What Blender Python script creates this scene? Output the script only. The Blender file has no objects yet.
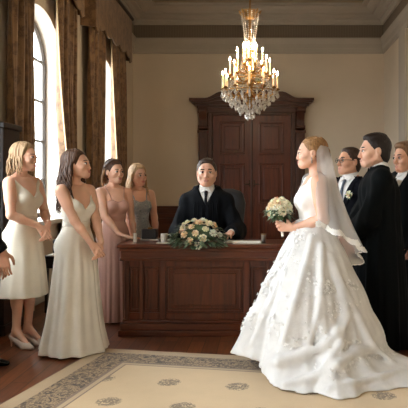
import bpy, bmesh, math, random
import numpy as np
from mathutils import Vector, Matrix, Euler
random.seed(7)
rng = np.random.default_rng(7)
PI = math.pi
SC = bpy.context.scene
COL = SC.collection

# ------------------------------------------------------------------ camera
F_PX, VX, VY, EYE = 620.0, 262.0, 187.0, 1.42
cam = bpy.data.cameras.new('camera')
cam.sensor_width = 36.0
cam.lens = F_PX / 408 * 36
cam.shift_x = -(VX - 204) / 408
cam.shift_y = -(204 - VY) / 408
camo = bpy.data.objects.new('camera', cam)
COL.objects.link(camo)
camo.location = (0, 0, EYE)
camo.rotation_euler = (PI / 2, 0, 0)
SC.camera = camo

def P(px, py, y):
    """a place in the room seen at that pixel, at distance y from the camera wall"""
    s = F_PX / y
    return Vector(((px - VX) / s, y, EYE - (py - VY) / s))

# ------------------------------------------------------------------ objects
def link(name, me, mat=None, parent=None):
    o = bpy.data.objects.new(name, me)
    COL.objects.link(o)
    if mat is not None and me is not None:
        for m in (mat if isinstance(mat, (list, tuple)) else [mat]):
            me.materials.append(m)
    if parent is not None:
        o.parent = parent
    return o

def tag(o, label=None, cat=None, group=None, kind=None):
    if label: o['label'] = label
    if cat: o['category'] = cat
    if group: o['group'] = group
    if kind: o['kind'] = kind
    return o

def thing(name, label, cat, loc=(0, 0, 0), rz=0.0, group=None, kind=None):
    o = bpy.data.objects.new(name, None)
    COL.objects.link(o)
    o.location = loc
    o.rotation_euler = (0, 0, rz)
    o.empty_display_size = .1
    return tag(o, label, cat, group, kind)

class MB:
    """collects shapes into one mesh"""
    def __init__(s):
        s.bm = bmesh.new()
    def box(s, x0, x1, y0, y1, z0, z1, bev=0.0, mi=0):
        r = bmesh.ops.create_cube(s.bm, size=1)
        M = Matrix.Translation(((x0+x1)/2, (y0+y1)/2, (z0+z1)/2)) @ Matrix.Diagonal((abs(x1-x0), abs(y1-y0), abs(z1-z0), 1))
        bmesh.ops.transform(s.bm, matrix=M, verts=r['verts'])
        fs = list({f for v in r['verts'] for f in v.link_faces})
        if bev > 0:
            es = list({e for v in r['verts'] for e in v.link_edges})
            b = bmesh.ops.bevel(s.bm, geom=es, offset=bev, segments=2, affect='EDGES', profile=.5)
            fs = b['faces']
        if mi:
            for f in fs: f.material_index = mi
        return s
    def lathe(s, prof, seg=24, c=(0, 0, 0), mi=0, M=None, flute=None):
        """prof: list of (r,z)"""
        rings = []
        for r, z in prof:
            ring = []
            for i in range(seg):
                a = 2*PI*i/seg
                rr = r * (1 + (flute[0]*math.cos(flute[1]*a) if flute else 0))
                v = Vector((c[0]+rr*math.cos(a), c[1]+rr*math.sin(a), c[2]+z))
                if M is not None: v = M @ v
                ring.append(s.bm.verts.new(v))
            rings.append(ring)
        for a, b in zip(rings, rings[1:]):
            for i in range(seg):
                f = s.bm.faces.new((a[i], a[(i+1) % seg], b[(i+1) % seg], b[i]))
                f.material_index = mi
        f = s.bm.faces.new(list(reversed(rings[0]))); f.material_index = mi
        f = s.bm.faces.new(rings[-1]); f.material_index = mi
        return s
    def tube(s, pts, rad, seg=8, mi=0, flat=1.0):
        pts = [Vector(p) for p in pts]
        n = len(pts)
        if not hasattr(rad, '__len__'): rad = [rad]*n
        up = Vector((0, 0, 1))
        t0 = (pts[1]-pts[0]).normalized()
        if abs(t0.dot(up)) > .95: up = Vector((1, 0, 0))
        nrm = t0.cross(up).normalized()
        rings = []
        for i in range(n):
            t = (pts[min(i+1, n-1)] - pts[max(i-1, 0)])
            if t.length < 1e-9: t = t0
            t.normalize()
            nrm = (nrm - t*nrm.dot(t))
            if nrm.length < 1e-6: nrm = t.orthogonal()
            nrm.normalize()
            b = t.cross(nrm)
            rings.append([s.bm.verts.new(pts[i] + (nrm*math.cos(2*PI*j/seg) + b*flat*math.sin(2*PI*j/seg))*rad[i]) for j in range(seg)])
        for a, b in zip(rings, rings[1:]):
            for j in range(seg):
                f = s.bm.faces.new((a[j], a[(j+1) % seg], b[(j+1) % seg], b[j])); f.material_index = mi
        for ring in (list(reversed(rings[0])), rings[-1]):
            f = s.bm.faces.new(ring); f.material_index = mi
        return s
    def prism(s, poly, axis, a, b, mi=0):
        """poly: 2-D outline; axis: 0,1,2 the extrusion axis, from a to b"""
        def mk(u, v, w):
            return ((w, u, v), (u, w, v), (u, v, w))[axis]
        A = [s.bm.verts.new(mk(u, v, a)) for u, v in poly]
        B = [s.bm.verts.new(mk(u, v, b)) for u, v in poly]
        n = len(poly)
        fs = [s.bm.faces.new(A), s.bm.faces.new(list(reversed(B)))]
        for i in range(n):
            fs.append(s.bm.faces.new((A[i], B[i], B[(i+1) % n], A[(i+1) % n])))
        for f in fs: f.material_index = mi
        return s
    def ball(s, c, r, sub=2, mi=0, M=None):
        q = bmesh.ops.create_icosphere(s.bm, subdivisions=sub, radius=1)
        r = (r, r, r) if not hasattr(r, '__len__') else r
        T = Matrix.Translation(c) @ (M if M is not None else Matrix.Identity(4)) @ Matrix.Diagonal((*r, 1))
        bmesh.ops.transform(s.bm, matrix=T, verts=q['verts'])
        if mi:
            for f in {f for v in q['verts'] for f in v.link_faces}: f.material_index = mi
        return s
    def quad(s, a, b, c, d, mi=0):
        f = s.bm.faces.new([s.bm.verts.new(p) for p in (a, b, c, d)]); f.material_index = mi
        return s
    def grid(s, fn, nu, nv, closed_u=False, mi=0):
        V = [[s.bm.verts.new(fn(i/(nu if closed_u else nu-1), j/(nv-1))) for i in range(nu)] for j in range(nv)]
        for j in range(nv-1):
            for i in range(nu if closed_u else nu-1):
                k = (i+1) % nu
                f = s.bm.faces.new((V[j][i], V[j][k], V[j+1][k], V[j+1][i])); f.material_index = mi
        return s
    def mesh(s, name, smooth=None):
        bmesh.ops.recalc_face_normals(s.bm, faces=s.bm.faces)
        me = bpy.data.meshes.new(name)
        s.bm.to_mesh(me)
        s.bm.free()
        if smooth is not None:
            me.polygons.foreach_set('use_smooth', [True]*len(me.polygons))
            if smooth < 180:
                try: me.set_sharp_from_angle(angle=math.radians(smooth))
                except Exception: pass
        return me
    def build(s, name, mat, parent=None, smooth=None):
        return link(name, s.mesh(name, smooth), mat, parent)

def copy_tree(o, parent=None):
    c = o.copy(); COL.objects.link(c)
    if parent is not None: c.parent = parent
    for ch in list(o.children): copy_tree(ch, c)
    return c

# ------------------------------------------------------------------ materials
class NT:
    def __init__(s, name):
        s.m = bpy.data.materials.new(name); s.m.use_nodes = True
        s.t = s.m.node_tree; s.n = s.t.nodes; s.l = s.t.links
        s.b = s.n['Principled BSDF']; s.out = s.n['Material Output']
    def node(s, typ, **kw):
        x = s.n.new(typ)
        for k, v in kw.items():
            if hasattr(x, k) and k not in x.inputs: setattr(x, k, v)
            else: x.inputs[k].default_value = v
        return x
    def coord(s, scale=(1, 1, 1), kind='Object', rot=(0, 0, 0)):
        c = s.node('ShaderNodeTexCoord'); m = s.node('ShaderNodeMapping')
        m.inputs['Scale'].default_value = scale; m.inputs['Rotation'].default_value = rot
        s.l.new(c.outputs[kind], m.inputs['Vector'])
        return m.outputs['Vector']
    def noise(s, vec, scale, detail=4, rough=.55, dist=0.0):
        x = s.node('ShaderNodeTexNoise')
        x.inputs['Scale'].default_value = scale; x.inputs['Detail'].default_value = detail
        x.inputs['Roughness'].default_value = rough; x.inputs['Distortion'].default_value = dist
        s.l.new(vec, x.inputs['Vector'])
        return x.outputs['Fac']
    def ramp(s, fac, stops, interp='LINEAR'):
        x = s.node('ShaderNodeValToRGB'); x.color_ramp.interpolation = interp
        e = x.color_ramp.elements
        while len(e) < len(stops): e.new(0.5)
        for i, (p, c) in enumerate(stops):
            e[i].position = p; e[i].color = (*c, 1) if len(c) == 3 else c
        s.l.new(fac, x.inputs['Fac'])
        return x.outputs['Color']
    def bump(s, h, strength=.3, dist=.01):
        x = s.node('ShaderNodeBump'); x.inputs['Strength'].default_value = strength; x.inputs['Distance'].default_value = dist
        s.l.new(h, x.inputs['Height']); s.l.new(x.outputs['Normal'], s.b.inputs['Normal'])
    def mix(s, fac, a, b, mode='MIX'):
        x = s.node('ShaderNodeMix', data_type='RGBA', blend_type=mode)
        for sock, v in ((x.inputs[0], fac), (x.inputs[6], a), (x.inputs[7], b)):
            if hasattr(v, 'links'): s.l.new(v, sock)
            else: sock.default_value = v if not isinstance(v, tuple) else (*v, 1) if len(v) == 3 else v
        return x.outputs[2]
    def math(s, op, a, b=None, c=None):
        x = s.node('ShaderNodeMath', operation=op)
        for i, v in enumerate((a, b, c)):
            if v is None: continue
            if hasattr(v, 'links'): s.l.new(v, x.inputs[i])
            else: x.inputs[i].default_value = v
        return x.outputs[0]
    def color(s, c):
        if hasattr(c, 'links'): s.l.new(c, s.b.inputs['Base Color'])
        else: s.b.inputs['Base Color'].default_value = (*c, 1)
    def set(s, **kw):
        for k, v in kw.items():
            s.b.inputs[k.replace('_', ' ')].default_value = v
        return s

def srgb(r, g, b):
    f = lambda c: (c/255/12.92) if c <= 10 else ((c/255+.055)/1.055)**2.4
    return (f(r), f(g), f(b))

def plain(name, c, rough=.5, metal=0.0, var=.12, vs=8.0, bump=0.0, bs=60.0, **kw):
    t = NT(name)
    v = t.coord()
    n = t.noise(v, vs, 5)
    lo = tuple(max(0, x*(1-var)) for x in c); hi = tuple(min(1, x*(1+var)) for x in c)
    t.color(t.ramp(n, [(.3, lo), (.7, hi)]))
    t.set(Roughness=rough, Metallic=metal, **kw)
    if bump: t.bump(t.noise(v, bs, 4), bump, .004)
    return t.m

def wood(name, dark, light, rough=.35, axis=2, coat=.25, scale=1.0):
    t = NT(name)
    sc = [14*scale]*3; sc[axis] = 1.2*scale
    v = t.coord(tuple(sc))
    n = t.noise(v, 1.6, 8, .62, .8)
    n2 = t.noise(t.coord((1, 1, 1)), 1.5, 3)
    f = t.math('MULTIPLY_ADD', n2, .35, t.math('MULTIPLY', n, .75))
    t.color(t.ramp(f, [(.36, dark), (.72, light)]))
    t.set(Roughness=rough, Coat_Weight=coat*.35, Coat_Roughness=.22, Specular_IOR_Level=.35)
    t.bump(n, .12, .004)
    return t.m

def emit(name, c, st):
    t = NT(name)
    t.color((0, 0, 0)); t.b.inputs['Emission Color'].default_value = (*c, 1); t.b.inputs['Emission Strength'].default_value = st
    return t.m

def glassy(name, c=(1, 1, 1), clear=.85, rough=.03):
    """thin clear glass: sees through, with a sheen"""
    t = NT(name)
    tr = t.node('ShaderNodeBsdfTransparent'); tr.inputs['Color'].default_value = (*c, 1)
    gl = t.node('ShaderNodeBsdfGlossy'); gl.inputs['Roughness'].default_value = rough; gl.inputs['Color'].default_value = (*c, 1)
    fr = t.node('ShaderNodeLayerWeight'); fr.inputs['Blend'].default_value = .5
    f = t.math('MULTIPLY_ADD', t.math('POWER', fr.outputs['Facing'], 5.0), .9, 1-clear)
    f = t.math('MINIMUM', f, 1.0)
    mx = t.node('ShaderNodeMixShader')
    t.l.new(f, mx.inputs[0]); t.l.new(tr.outputs[0], mx.inputs[1]); t.l.new(gl.outputs[0], mx.inputs[2])
    t.l.new(mx.outputs[0], t.out.inputs['Surface'])
    return t.m
# ------------------------------------------------------------------ palette
M = {}
M['wall'] = plain('wall_paint', srgb(212, 198, 176), .75, var=.04, vs=1.2, bump=.05, bs=120)
M['plaster'] = plain('plaster_moulding', srgb(176, 167, 152), .7, var=.05, vs=2)
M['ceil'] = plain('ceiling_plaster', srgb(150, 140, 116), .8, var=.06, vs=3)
def frieze_mat():
    t = NT('frieze')
    w = t.node('ShaderNodeTexWave', wave_type='BANDS', bands_direction='X'); w.inputs['Scale'].default_value = 9
    t.l.new(t.coord(), w.inputs['Vector'])
    t.color(t.ramp(w.outputs['Fac'], [(0, srgb(104, 92, 76)), (1, srgb(124, 110, 92))]))
    t.set(Roughness=.7); t.bump(w.outputs['Fac'], .4, .01)
    return t.m
M['frieze'] = frieze_mat()
M['stone'] = plain('white_stone', srgb(214, 208, 196), .5, var=.05)
M['reveal'] = plain('white_reveal', srgb(214, 208, 198), .7, var=.03)
M['sash'] = plain('grey_window_bars', srgb(96, 92, 88), .5)
M['pane'] = glassy('window_glass', (1, 1, 1), .97)
M['door'] = wood('door_mahogany', srgb(60, 26, 14), srgb(108, 52, 28), .38, 2)
M['case'] = wood('door_case_mahogany', srgb(46, 24, 15), srgb(86, 48, 29), .4, 2)
M['caseh'] = wood('door_case_mahogany_across', srgb(46, 24, 15), srgb(86, 48, 29), .4, 0)
M['dado'] = wood('dado_mahogany', srgb(58, 28, 15), srgb(98, 52, 28), .4, 0)
M['desk'] = wood('desk_mahogany', srgb(54, 23, 11), srgb(106, 52, 26), .3, 2, .4)
M['deskh'] = wood('desk_mahogany_across', srgb(54, 23, 11), srgb(108, 54, 28), .28, 0, .5)
M['black'] = plain('black_lacquer', srgb(22, 20, 19), .35)
M['blackl'] = plain('black_leather', srgb(24, 24, 27), .42, bump=.2, bs=220)
M['darkwood'] = wood('dark_wood', srgb(24, 14, 9), srgb(44, 27, 17), .4, 2)
M['brass'] = plain('aged_brass', srgb(150, 112, 58), .35, .9)
M['dbrass'] = plain('dark_bronze', srgb(72, 52, 34), .45, .7)
M['paper'] = plain('white_paper', srgb(232, 226, 214), .7, var=.02)
M['white'] = plain('white_ceramic', srgb(226, 216, 200), .3, var=.03)
M['steel'] = plain('brushed_steel', srgb(170, 165, 160), .3, .9)

def floor_mat():
    t = NT('floor_planks')
    v = t.coord((1, 1, 1), 'Object', (0, 0, PI/2))
    b = t.node('ShaderNodeTexBrick')
    b.offset = .37
    b.inputs['Scale'].default_value = 1.0
    b.inputs['Brick Width'].default_value = 1.9
    b.inputs['Row Height'].default_value = .13
    b.inputs['Mortar Size'].default_value = .003
    b.inputs['Mortar'].default_value = (*srgb(22, 11, 7), 1)
    b.inputs['Color1'].default_value = (*srgb(102, 56, 33), 1)
    b.inputs['Color2'].default_value = (*srgb(140, 82, 48), 1)
    t.l.new(v, b.inputs['Vector'])
    g = t.noise(t.coord((16, 1.3, 1)), 2.2, 8, .65, .6)
    gr = t.ramp(g, [(.3, (.5, .5, .5)), (.75, (1.1, 1.1, 1.1))])
    t.color(t.mix(1.0, b.outputs['Color'], gr, 'MULTIPLY'))
    t.set(Roughness=.34, Coat_Weight=.12, Coat_Roughness=.2, Specular_IOR_Level=.4)
    t.bump(b.outputs['Fac'], .25, -.003)
    return t.m

def damask():
    t = NT('gold_brown_damask')
    v = t.coord((1, 1, 1))
    vo = t.node('ShaderNodeTexVoronoi', feature='SMOOTH_F1'); vo.inputs['Scale'].default_value = 11
    t.l.new(t.coord((1, 1, .7)), vo.inputs['Vector'])
    n = t.noise(v, 26, 5, .6, 1.5)
    f = t.math('ADD', t.math('MULTIPLY', vo.outputs['Distance'], .8), t.math('MULTIPLY', n, .6))
    t.color(t.ramp(f, [(.45, srgb(124, 92, 58)), (.58, srgb(92, 64, 38)), (.72, srgb(134, 102, 66))]))
    t.set(Roughness=.6, Sheen_Weight=.3)
    t.bump(f, .25, .006)
    return t.m
M['floor'] = floor_mat()
M['damask'] = damask()
M['lining'] = plain('cream_lining', srgb(192, 168, 130), .8, var=.05)

# ------------------------------------------------------------------ the room
XL, XR, YB, YF, CZ = -2.73, 2.58, 13.12, -3.0, 5.16
WY = [-1.65, 1.45, 4.55, 7.65, 10.75]
WH, SILL, SPR, RISE, DEEP = .80, 1.03, 3.03, .62, .24

MB().box(XL-.4, XR+.2, YF-.2, YB+.2, -.1, 0).build('floor', M['floor']); tag(bpy.data.objects['floor'], kind='structure')
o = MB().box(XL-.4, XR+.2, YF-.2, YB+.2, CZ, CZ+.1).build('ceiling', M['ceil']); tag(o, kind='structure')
o = MB().box(XL-.4, XR+.2, YB, YB+.2, 0, CZ).build('wall_back', M['wall']); tag(o, kind='structure')
o = MB().box(XL-.4, XR+.2, YF-.2, YF, 0, CZ).build('wall_front', M['wall']); tag(o, kind='structure')
o = MB().box(XR, XR+.2, YF, YB, 0, CZ).build('wall_right', M['wall']); tag(o, kind='structure')

NA = 24
def arch_pts(yc, half=WH, rise=RISE, spr=SPR):
    return [(yc - half*math.cos(PI*i/NA), spr + rise*math.sin(PI*i/NA)) for i in range(NA+1)]

def left_wall():
    m = MB()
    xi, xo = XL, XL-DEEP-.035
    edges = [YF] + [e for c in WY for e in (c-WH, c+WH)] + [YB]
    for a, b in zip(edges[::2], edges[1::2]):
        m.box(xo, xi, a, b, 0, CZ)
    for c in WY:
        m.box(xo, xi, c-WH, c+WH, 0, SILL-.05)
        pts = arch_pts(c)
        m.prism([(y, z) for y, z in pts] + [(c+WH, CZ), (c-WH, CZ)], 0, xo, xi)
        # white reveal lining, hugging the opening
        for (y0, z0), (y1, z1) in zip([(c-WH, SILL)] + pts, pts + [(c+WH, SILL)]):
            n = Vector((0, c-(y0+y1)/2, (SPR-.3)-(z0+z1)/2)).normalized()*.006
            m.quad((xo+.04, y0+n.y, z0+n.z), (xi+.002, y0+n.y, z0+n.z), (xi+.002, y1+n.y, z1+n.z), (xo+.04, y1+n.y, z1+n.z), 1)
    return m.build('wall_left', [M['wall'], M['reveal']])
tag(left_wall(), kind='structure')

def window(i, c):
    w = thing('window_%d' % (i+1), 'tall arched window with grey bars and white sill, %s' % ('nearer one between gold curtains' if i == 3 else 'farther one' if i == 4 else 'on the same wall'), 'window', (XL-DEEP, c, 0), kind='structure')
    m = MB()
    def bar(y0, z0, y1, z1, r): m.tube([(0, y0, z0), (0, y1, z1)], r, 6)
    pts = [(y-c, z) for y, z in arch_pts(c, WH-.03, RISE-.03)]
    m.tube([(0, -WH+.03, SILL+.02)] + [(0, y, z) for y, z in pts] + [(0, WH-.03, SILL+.02)], .032, 6)
    m.box(-.03, .03, -WH, WH, SILL-.01, SILL+.05)
    for z in (1.51, 2.03, 2.56, 3.09): m.box(-.018, .018, -WH+.02, WH-.02, z-.016, z+.016)
    m.box(-.022, .022, -.022, .022, SILL, SPR+RISE-.04)
    m.build('window_frame', M['sash'], w)
    g = MB()
    g.prism([(y, z) for y, z in pts] + [(WH-.03, SILL+.02), (-WH+.03, SILL+.02)], 0, -.004, .004)
    g.build('pane', M['pane'], w)
    MB().box(.01, DEEP+.14, -WH-.10, WH+.10, SILL-.07, SILL-.012, .012).build('window_sill', M['stone'], w)
    return w
for i, c in enumerate(WY): window(i, c)

def ring_trim(name, prof, mats, mi=None):
    m = MB()
    lines = []
    for o_, z in prof:
        lines.append([Vector((XL+o_, YF+o_, z)), Vector((XL+o_, YB-o_, z)), Vector((XR-o_, YB-o_, z)), Vector((XR-o_, YF+o_, z))])
    for k, (a, b) in enumerate(zip(lines, lines[1:])):
        for j in range(4):
            q = (j+1) % 4
            m.quad(a[j], a[q], b[q], b[j], mi[k] if mi else 0)
    bmesh.ops.remove_doubles(m.bm, verts=m.bm.verts, dist=1e-5)
    o = m.build(name, mats)
    return tag(o, kind='structure')
prof = [(.0, 4.24), (.03, 4.25), (.03, 4.33), (.045, 4.35), (.045, 4.44), (.06, 4.46), (.09, 4.53), (.09, 4.56), (.02, 4.575), (.02, 4.84),
        (.06, 4.845), (.07, 4.88), (.11, 4.90), (.11, 4.945), (.15, 4.95), (.20, 4.985), (.27, 5.00), (.27, 5.035), (.33, 5.04), (.40, 5.075), (.44, 5.11), (.55, 5.115), (.55, 5.16)]
mi = [0]*(len(prof)-1); mi[8] = 1
ring_trim('trim_1', prof, [M['plaster'], M['frieze']], mi)
# ceiling border moulding
ring_trim('trim_2', [(.95, 5.16), (.95, 5.135), (1.0, 5.12), (1.05, 5.135), (1.05, 5.16)], [M['plaster']])
# pilaster strip and corner strip on the wall at the right
o = MB().box(XR-.05, XR, 11.0, 11.5, 0, 4.24, .01).build('trim_3', M['plaster']); tag(o, kind='structure')
# base boards
o = MB().box(XL, XL+.025, YF, YB, 0, .2, .006).build('baseboard_left', M['plaster']); tag(o, kind='structure')
o = MB().box(XR-.025, XR, YF, YB, 0, .2, .006).build('baseboard_right', M['plaster']); tag(o, kind='structure')

# wooden dado on the back wall
def dado(name, x0, x1, n):
    m = MB()
    m.box(x0, x1, YB-.03, YB, 0, 1.0)
    m.box(x0, x1, YB-.075, YB-.03, .96, 1.02, .01)
    m.box(x0, x1, YB-.05, YB-.03, .86, .96, .006)
    m.box(x0, x1, YB-.06, YB-.03, .72, .76, .006)
    m.box(x0, x1, YB-.055, YB-.03, 0, .2, .006)
    w = (x1-x0)/n
    for i in range(n+1):
        xc = min(max(x0+i*w, x0+.05), x1-.05)
        m.box(xc-.05, xc+.05, YB-.05, YB-.03, .2, .86, .006)
    for i in range(n):
        m.box(x0+i*w+.12, x0+(i+1)*w-.12, YB-.042, YB-.03, .28, .64, .008)
    return tag(m.build(name, M['dado']), kind='structure')
dado('trim_4', XL, -1.30, 3)
dado('trim_5', .86, XR, 3)

# ------------------------------------------------------------------ double door with its carved case
def door():
    cx = -.215
    d = thing('door_1', 'tall dark mahogany double door in a carved case with a swept cornice', 'door', (cx, YB, 0), kind='structure')
    hw, top = .83, 2.93
    for s in (-1, 1):
        m = MB()
        x0, x1 = (s*.006, s*(hw-.01))
        a, b = min(x0, x1), max(x0, x1)
        m.box(a, b, -.07, -.01, .02, top)
        ctr = (a+b)/2; pw = .265
        for z0, z1 in ((.25, .92), (1.06, 1.92), (2.10, 2.80)):
            # raised moulding frame and fielded panel
            for (u0, u1, w0, w1) in ((ctr-pw, ctr+pw, z1-.045, z1), (ctr-pw, ctr+pw, z0, z0+.045), (ctr-pw, ctr-pw+.045, z0+.045, z1-.045), (ctr+pw-.045, ctr+pw, z0+.045, z1-.045)):
                m.box(u0, u1, -.10, -.07, w0, w1, .012)
            m.box(ctr-pw+.10, ctr+pw-.10, -.088, -.07, z0+.10, z1-.10, .014)
        m.box(a if s < 0 else a, b, -.085, -.07, .02, .2, .01)
        leaf = m.build('door_leaf', M['door'], d)
        h = MB()
        h.box(s*.05-.014, s*.05+.014, -.078, -.07, 1.42, 1.56, .004)
        h.tube([(s*.05, -.075, 1.48), (s*.05, -.125, 1.48), (s*.05+s*.11, -.13, 1.475)], .011, 8)
        h.build('door_handle', M['dbrass'], leaf, 60)
    m = MB()   # frame around the leaves
    m.box(-hw-.09, -hw, -.12, 0, 0, top+.10, .01)
    m.box(hw, hw+.09, -.12, 0, 0, top+.10, .01)
    m.box(-hw, hw, -.12, 0, top, top+.10, .01)
    m.box(-.02, .02, -.10, -.07, .02, top, .008)
    m.build('door_frame', M['case'], d)
    for s in (-1, 1):
        m = MB()
        xc = s*(hw+.19)
        m.box(xc-.12, xc+.12, -.16, 0, 0, .32, .012)
        m.box(xc-.095, xc+.095, -.13, 0, .32, 2.58, .008)
        m.box(xc-.055, xc+.055, -.145, -.13, .45, 2.45, .008)
        m.box(xc-.115, xc+.115, -.16, 0, 2.55, 2.61, .012)
        m.build('pilaster', M['case'], d)
        # scrolled console under the cornice
        q = MB()
        prof = [(0, 2.61), (-.12, 2.63), (-.15, 2.70), (-.13, 2.78), (-.15, 2.86), (-.21, 2.94), (-.24, 3.02), (-.22, 3.08), (0, 3.08)]
        q.prism([(y, z) for y, z in prof], 0, xc-.085, xc+.085)
        q.tube([(xc-.1, -.12, 2.67), (xc+.1, -.12, 2.67)], .045, 12)
        q.tube([(xc-.1, -.19, 3.01), (xc+.1, -.19, 3.01)], .05, 12)
        q.build('console', M['case'], d, 40)
    m = MB()
    W = hw+.32
    m.box(-W+.02, W-.02, -.14, 0, 2.98, 3.10, .01)
    m.build('frieze_board', M['caseh'], d)
    m = MB()
    # cornice: swept neck profile in elevation, stepped outwards
    def sweep(x):
        a = abs(x)
        t = min(1, max(0, (.95-a)/.32))
        return .13*t*t*(3-2*t) if a > .60 else .13 + .03*min(1, (.60-a)/.25)
    for (ov, y, z0, z1, k) in ((0, -.18, 3.08, 3.14, .0), (.05, -.24, 3.13, 3.18, .35), (.10, -.30, 3.175, 3.215, .7), (.14, -.34, 3.21, 3.26, 1.0)):
        n = 40
        xs = [-(W+ov) + 2*(W+ov)*i/n for i in range(n+1)]
        poly = [(x, z1 + sweep(x)*k) for x in xs] + [(x, z0 + sweep(x)*(0 if ov == 0 else max(k-.35, 0))) for x in reversed(xs)]
        m.prism(poly, 1, y, 0)
    m.build('cornice', M['caseh'], d, 30)
door()

# ------------------------------------------------------------------ curtains
def curtain(name, ya, yb, lab, lead, tie):
    """lead: -1 the window side is at ya, +1 at yb; tie: how far the window side is drawn back"""
    t = thing('curtain', lab, 'curtain', (-2.60, (ya+yb)/2, 0), group='gold brown curtains')
    yc = (ya+yb)/2
    H0, H1 = .02, 4.15
    nf = max(4, int(abs(yb-ya)/.14))
    def fn(u, v):
        z = H0 + (H1-H0)*v
        pull = tie*math.exp(-((z-1.35)/.95)**2) + tie*.55*(1 if z < 1.35 else math.exp(-((z-1.35)/.95)**2))*(.6 if z < 1.35 else 0)
        a, b = ya, yb
        if lead < 0: a = ya + pull*(1-.1)
        else: b = yb - pull
        w = a + (b-a)*u
        ph = 2*PI*nf*u
        x = .055*math.sin(ph + .5*math.sin(z*.8)) + .018*math.sin(2.3*ph + z)
        return Vector((x, w-yc + .015*math.sin(ph*.5+z*1.3), z))
    m = MB(); m.grid(fn, nf*14+1, 34)
    o = m.build('drape', M['damask'], t, 180)
    sm = o.modifiers.new('thick', 'SOLIDIFY'); sm.thickness = .012
    # pale lining turned out along the leading edge
    def fl(u, v):
        p = fn(0 if lead < 0 else 1, v)
        s = -lead
        return Vector((p.x - .004 + .022*(u-.3) , p.y + lead*(.010+.008*u) , p.z))
    m = MB(); m.grid(fl, 5, 34)
    l = m.build('lining', M['lining'], t, 180)
    sm = l.modifiers.new('thick', 'SOLIDIFY'); sm.thickness = .008
    return t
curtain('curtain', 6.42, 7.02, 'gold brown damask curtain hanging before the near side of the nearer window', 1, .05)
curtain('curtain', 7.90, 8.62, 'gold brown curtain drawn back showing cream lining, far side of the nearer window', -1, .30)
curtain('curtain', 9.36, 10.18, 'gold brown damask curtain on the near side of the farther window', 1, .05)
curtain('curtain', 10.78, 11.75, 'gold brown curtain with cream lining nearest the room corner', -1, .22)

def valance(yc, w, lab):
    t = thing('valance', lab, 'valance', (-2.72, yc, 0), group='scalloped curtain valances')
    def edge(u):
        return 3.92 - .07*abs(math.sin(PI*5*u)) - (.10 if (u < .06 or u > .94) else 0)
    n = 90
    m = MB()
    m.prism([(-w+2*w*i/n, edge(i/n)) for i in range(n+1)] + [(w, 4.60), (-w, 4.60)], 0, .215, .235)
    m.prism([(.0, 3.85), (.23, 3.82), (.23, 4.60), (.0, 4.60)], 1, -w-.02, -w)
    m.prism([(.0, 3.85), (.23, 3.82), (.23, 4.60), (.0, 4.60)], 1, w, w+.02)
    m.build('valance_board', M['damask'], t)
    m = MB(); m.box(0.0, .265, -w-.045, w+.045, 4.60, 4.66, .015)
    m.build('valance_cornice', M['darkwood'], t)
    m = MB()
    m.tube([(.225, -w+2*w*i/n, edge(i/n)) for i in range(n+1)], .014, 6)
    m.build('fringe', M['damask'], t, 180)
valance(7.47, 1.21, 'scalloped damask valance over the nearer window, mostly above view')
valance(10.58, 1.27, 'scalloped brown damask valance above the farther window')

# ------------------------------------------------------------------ rug
def rug_mat(hx, hy):
    t = NT('rug')
    c = t.node('ShaderNodeTexCoord'); sp = t.node('ShaderNodeSeparateXYZ'); t.l.new(c.outputs['Object'], sp.inputs[0])
    X, Y = sp.outputs[0], sp.outputs[1]
    ax = t.math('SUBTRACT', hx, t.math('ABSOLUTE', X)); ay = t.math('SUBTRACT', hy, t.math('ABSOLUTE', Y))
    d = t.math('MINIMUM', ax, ay)
    v = t.coord()
    beige, cream = srgb(184, 158, 122), srgb(202, 174, 134)
    dk, md = srgb(58, 38, 24), srgb(178, 148, 106)
    n = t.noise(v, 13, 3, .55, 2.2)
    n2 = t.noise(v, 28, 3, .5, .8)
    flor = t.ramp(t.math('ADD', t.math('MULTIPLY', n, .75), t.math('MULTIPLY', n2, .3)), [(.40, dk), (.50, srgb(100, 80, 60)), (.56, md), (.62, srgb(90, 72, 54))])
    band = t.ramp(t.math('DIVIDE', d, 1.0), [(0, (0, 0, 0)), (.12, (1, 1, 1)), (.36, (0, 0, 0))], 'CONSTANT')
    col = t.mix(band, beige, flor)
    line = t.ramp(d, [(0, (0, 0, 0)), (.36, (1, 1, 1)), (.385, (0, 0, 0)), (.42, (1, 1, 1)), (.435, (0, 0, 0))], 'CONSTANT')
    col = t.mix(line, col, srgb(128, 104, 84))
    inner = t.math('GREATER_THAN', d, .435)
    # sprigs, set alternately
    S = .46
    row = t.math('FLOOR', t.math('DIVIDE', Y, S))
    off = t.math('MULTIPLY', t.math('MODULO', t.math('ABSOLUTE', row), 2.0), S*.55)
    fx = t.math('SUBTRACT', t.math('FLOORED_MODULO', t.math('ADD', X, off), S*1.1), S*.55)
    fy = t.math('SUBTRACT', t.math('FLOORED_MODULO', Y, S), S*.5)
    r = t.math('SQRT', t.math('ADD', t.math('MULTIPLY', fx, fx), t.math('MULTIPLY', t.math('MULTIPLY', fy, fy), 1.0)))
    n3 = t.noise(v, 30, 3, .6, 1.6)
    spr = t.math('MULTIPLY', t.math('LESS_THAN', t.math('ADD', r, t.math('MULTIPLY', n3, .12)), .145), t.math('GREATER_THAN', n3, .45))
    fld = t.mix(t.math('MULTIPLY', spr, .8), cream, srgb(96, 78, 58))
    col = t.mix(inner, col, fld)
    wv = t.noise(v, 2.0, 4)
    col = t.mix(1.0, col, t.ramp(wv, [(.3, (.9, .9, .9)), (.7, (1.05, 1.05, 1.05))]), 'MULTIPLY')
    t.color(col); t.set(Roughness=.95, Sheen_Weight=.2)
    t.bump(t.noise(v, 260, 2), .35, .004)
    return t.m
hx, hy = 1.93, 2.4
rz = math.radians(-11)
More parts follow.
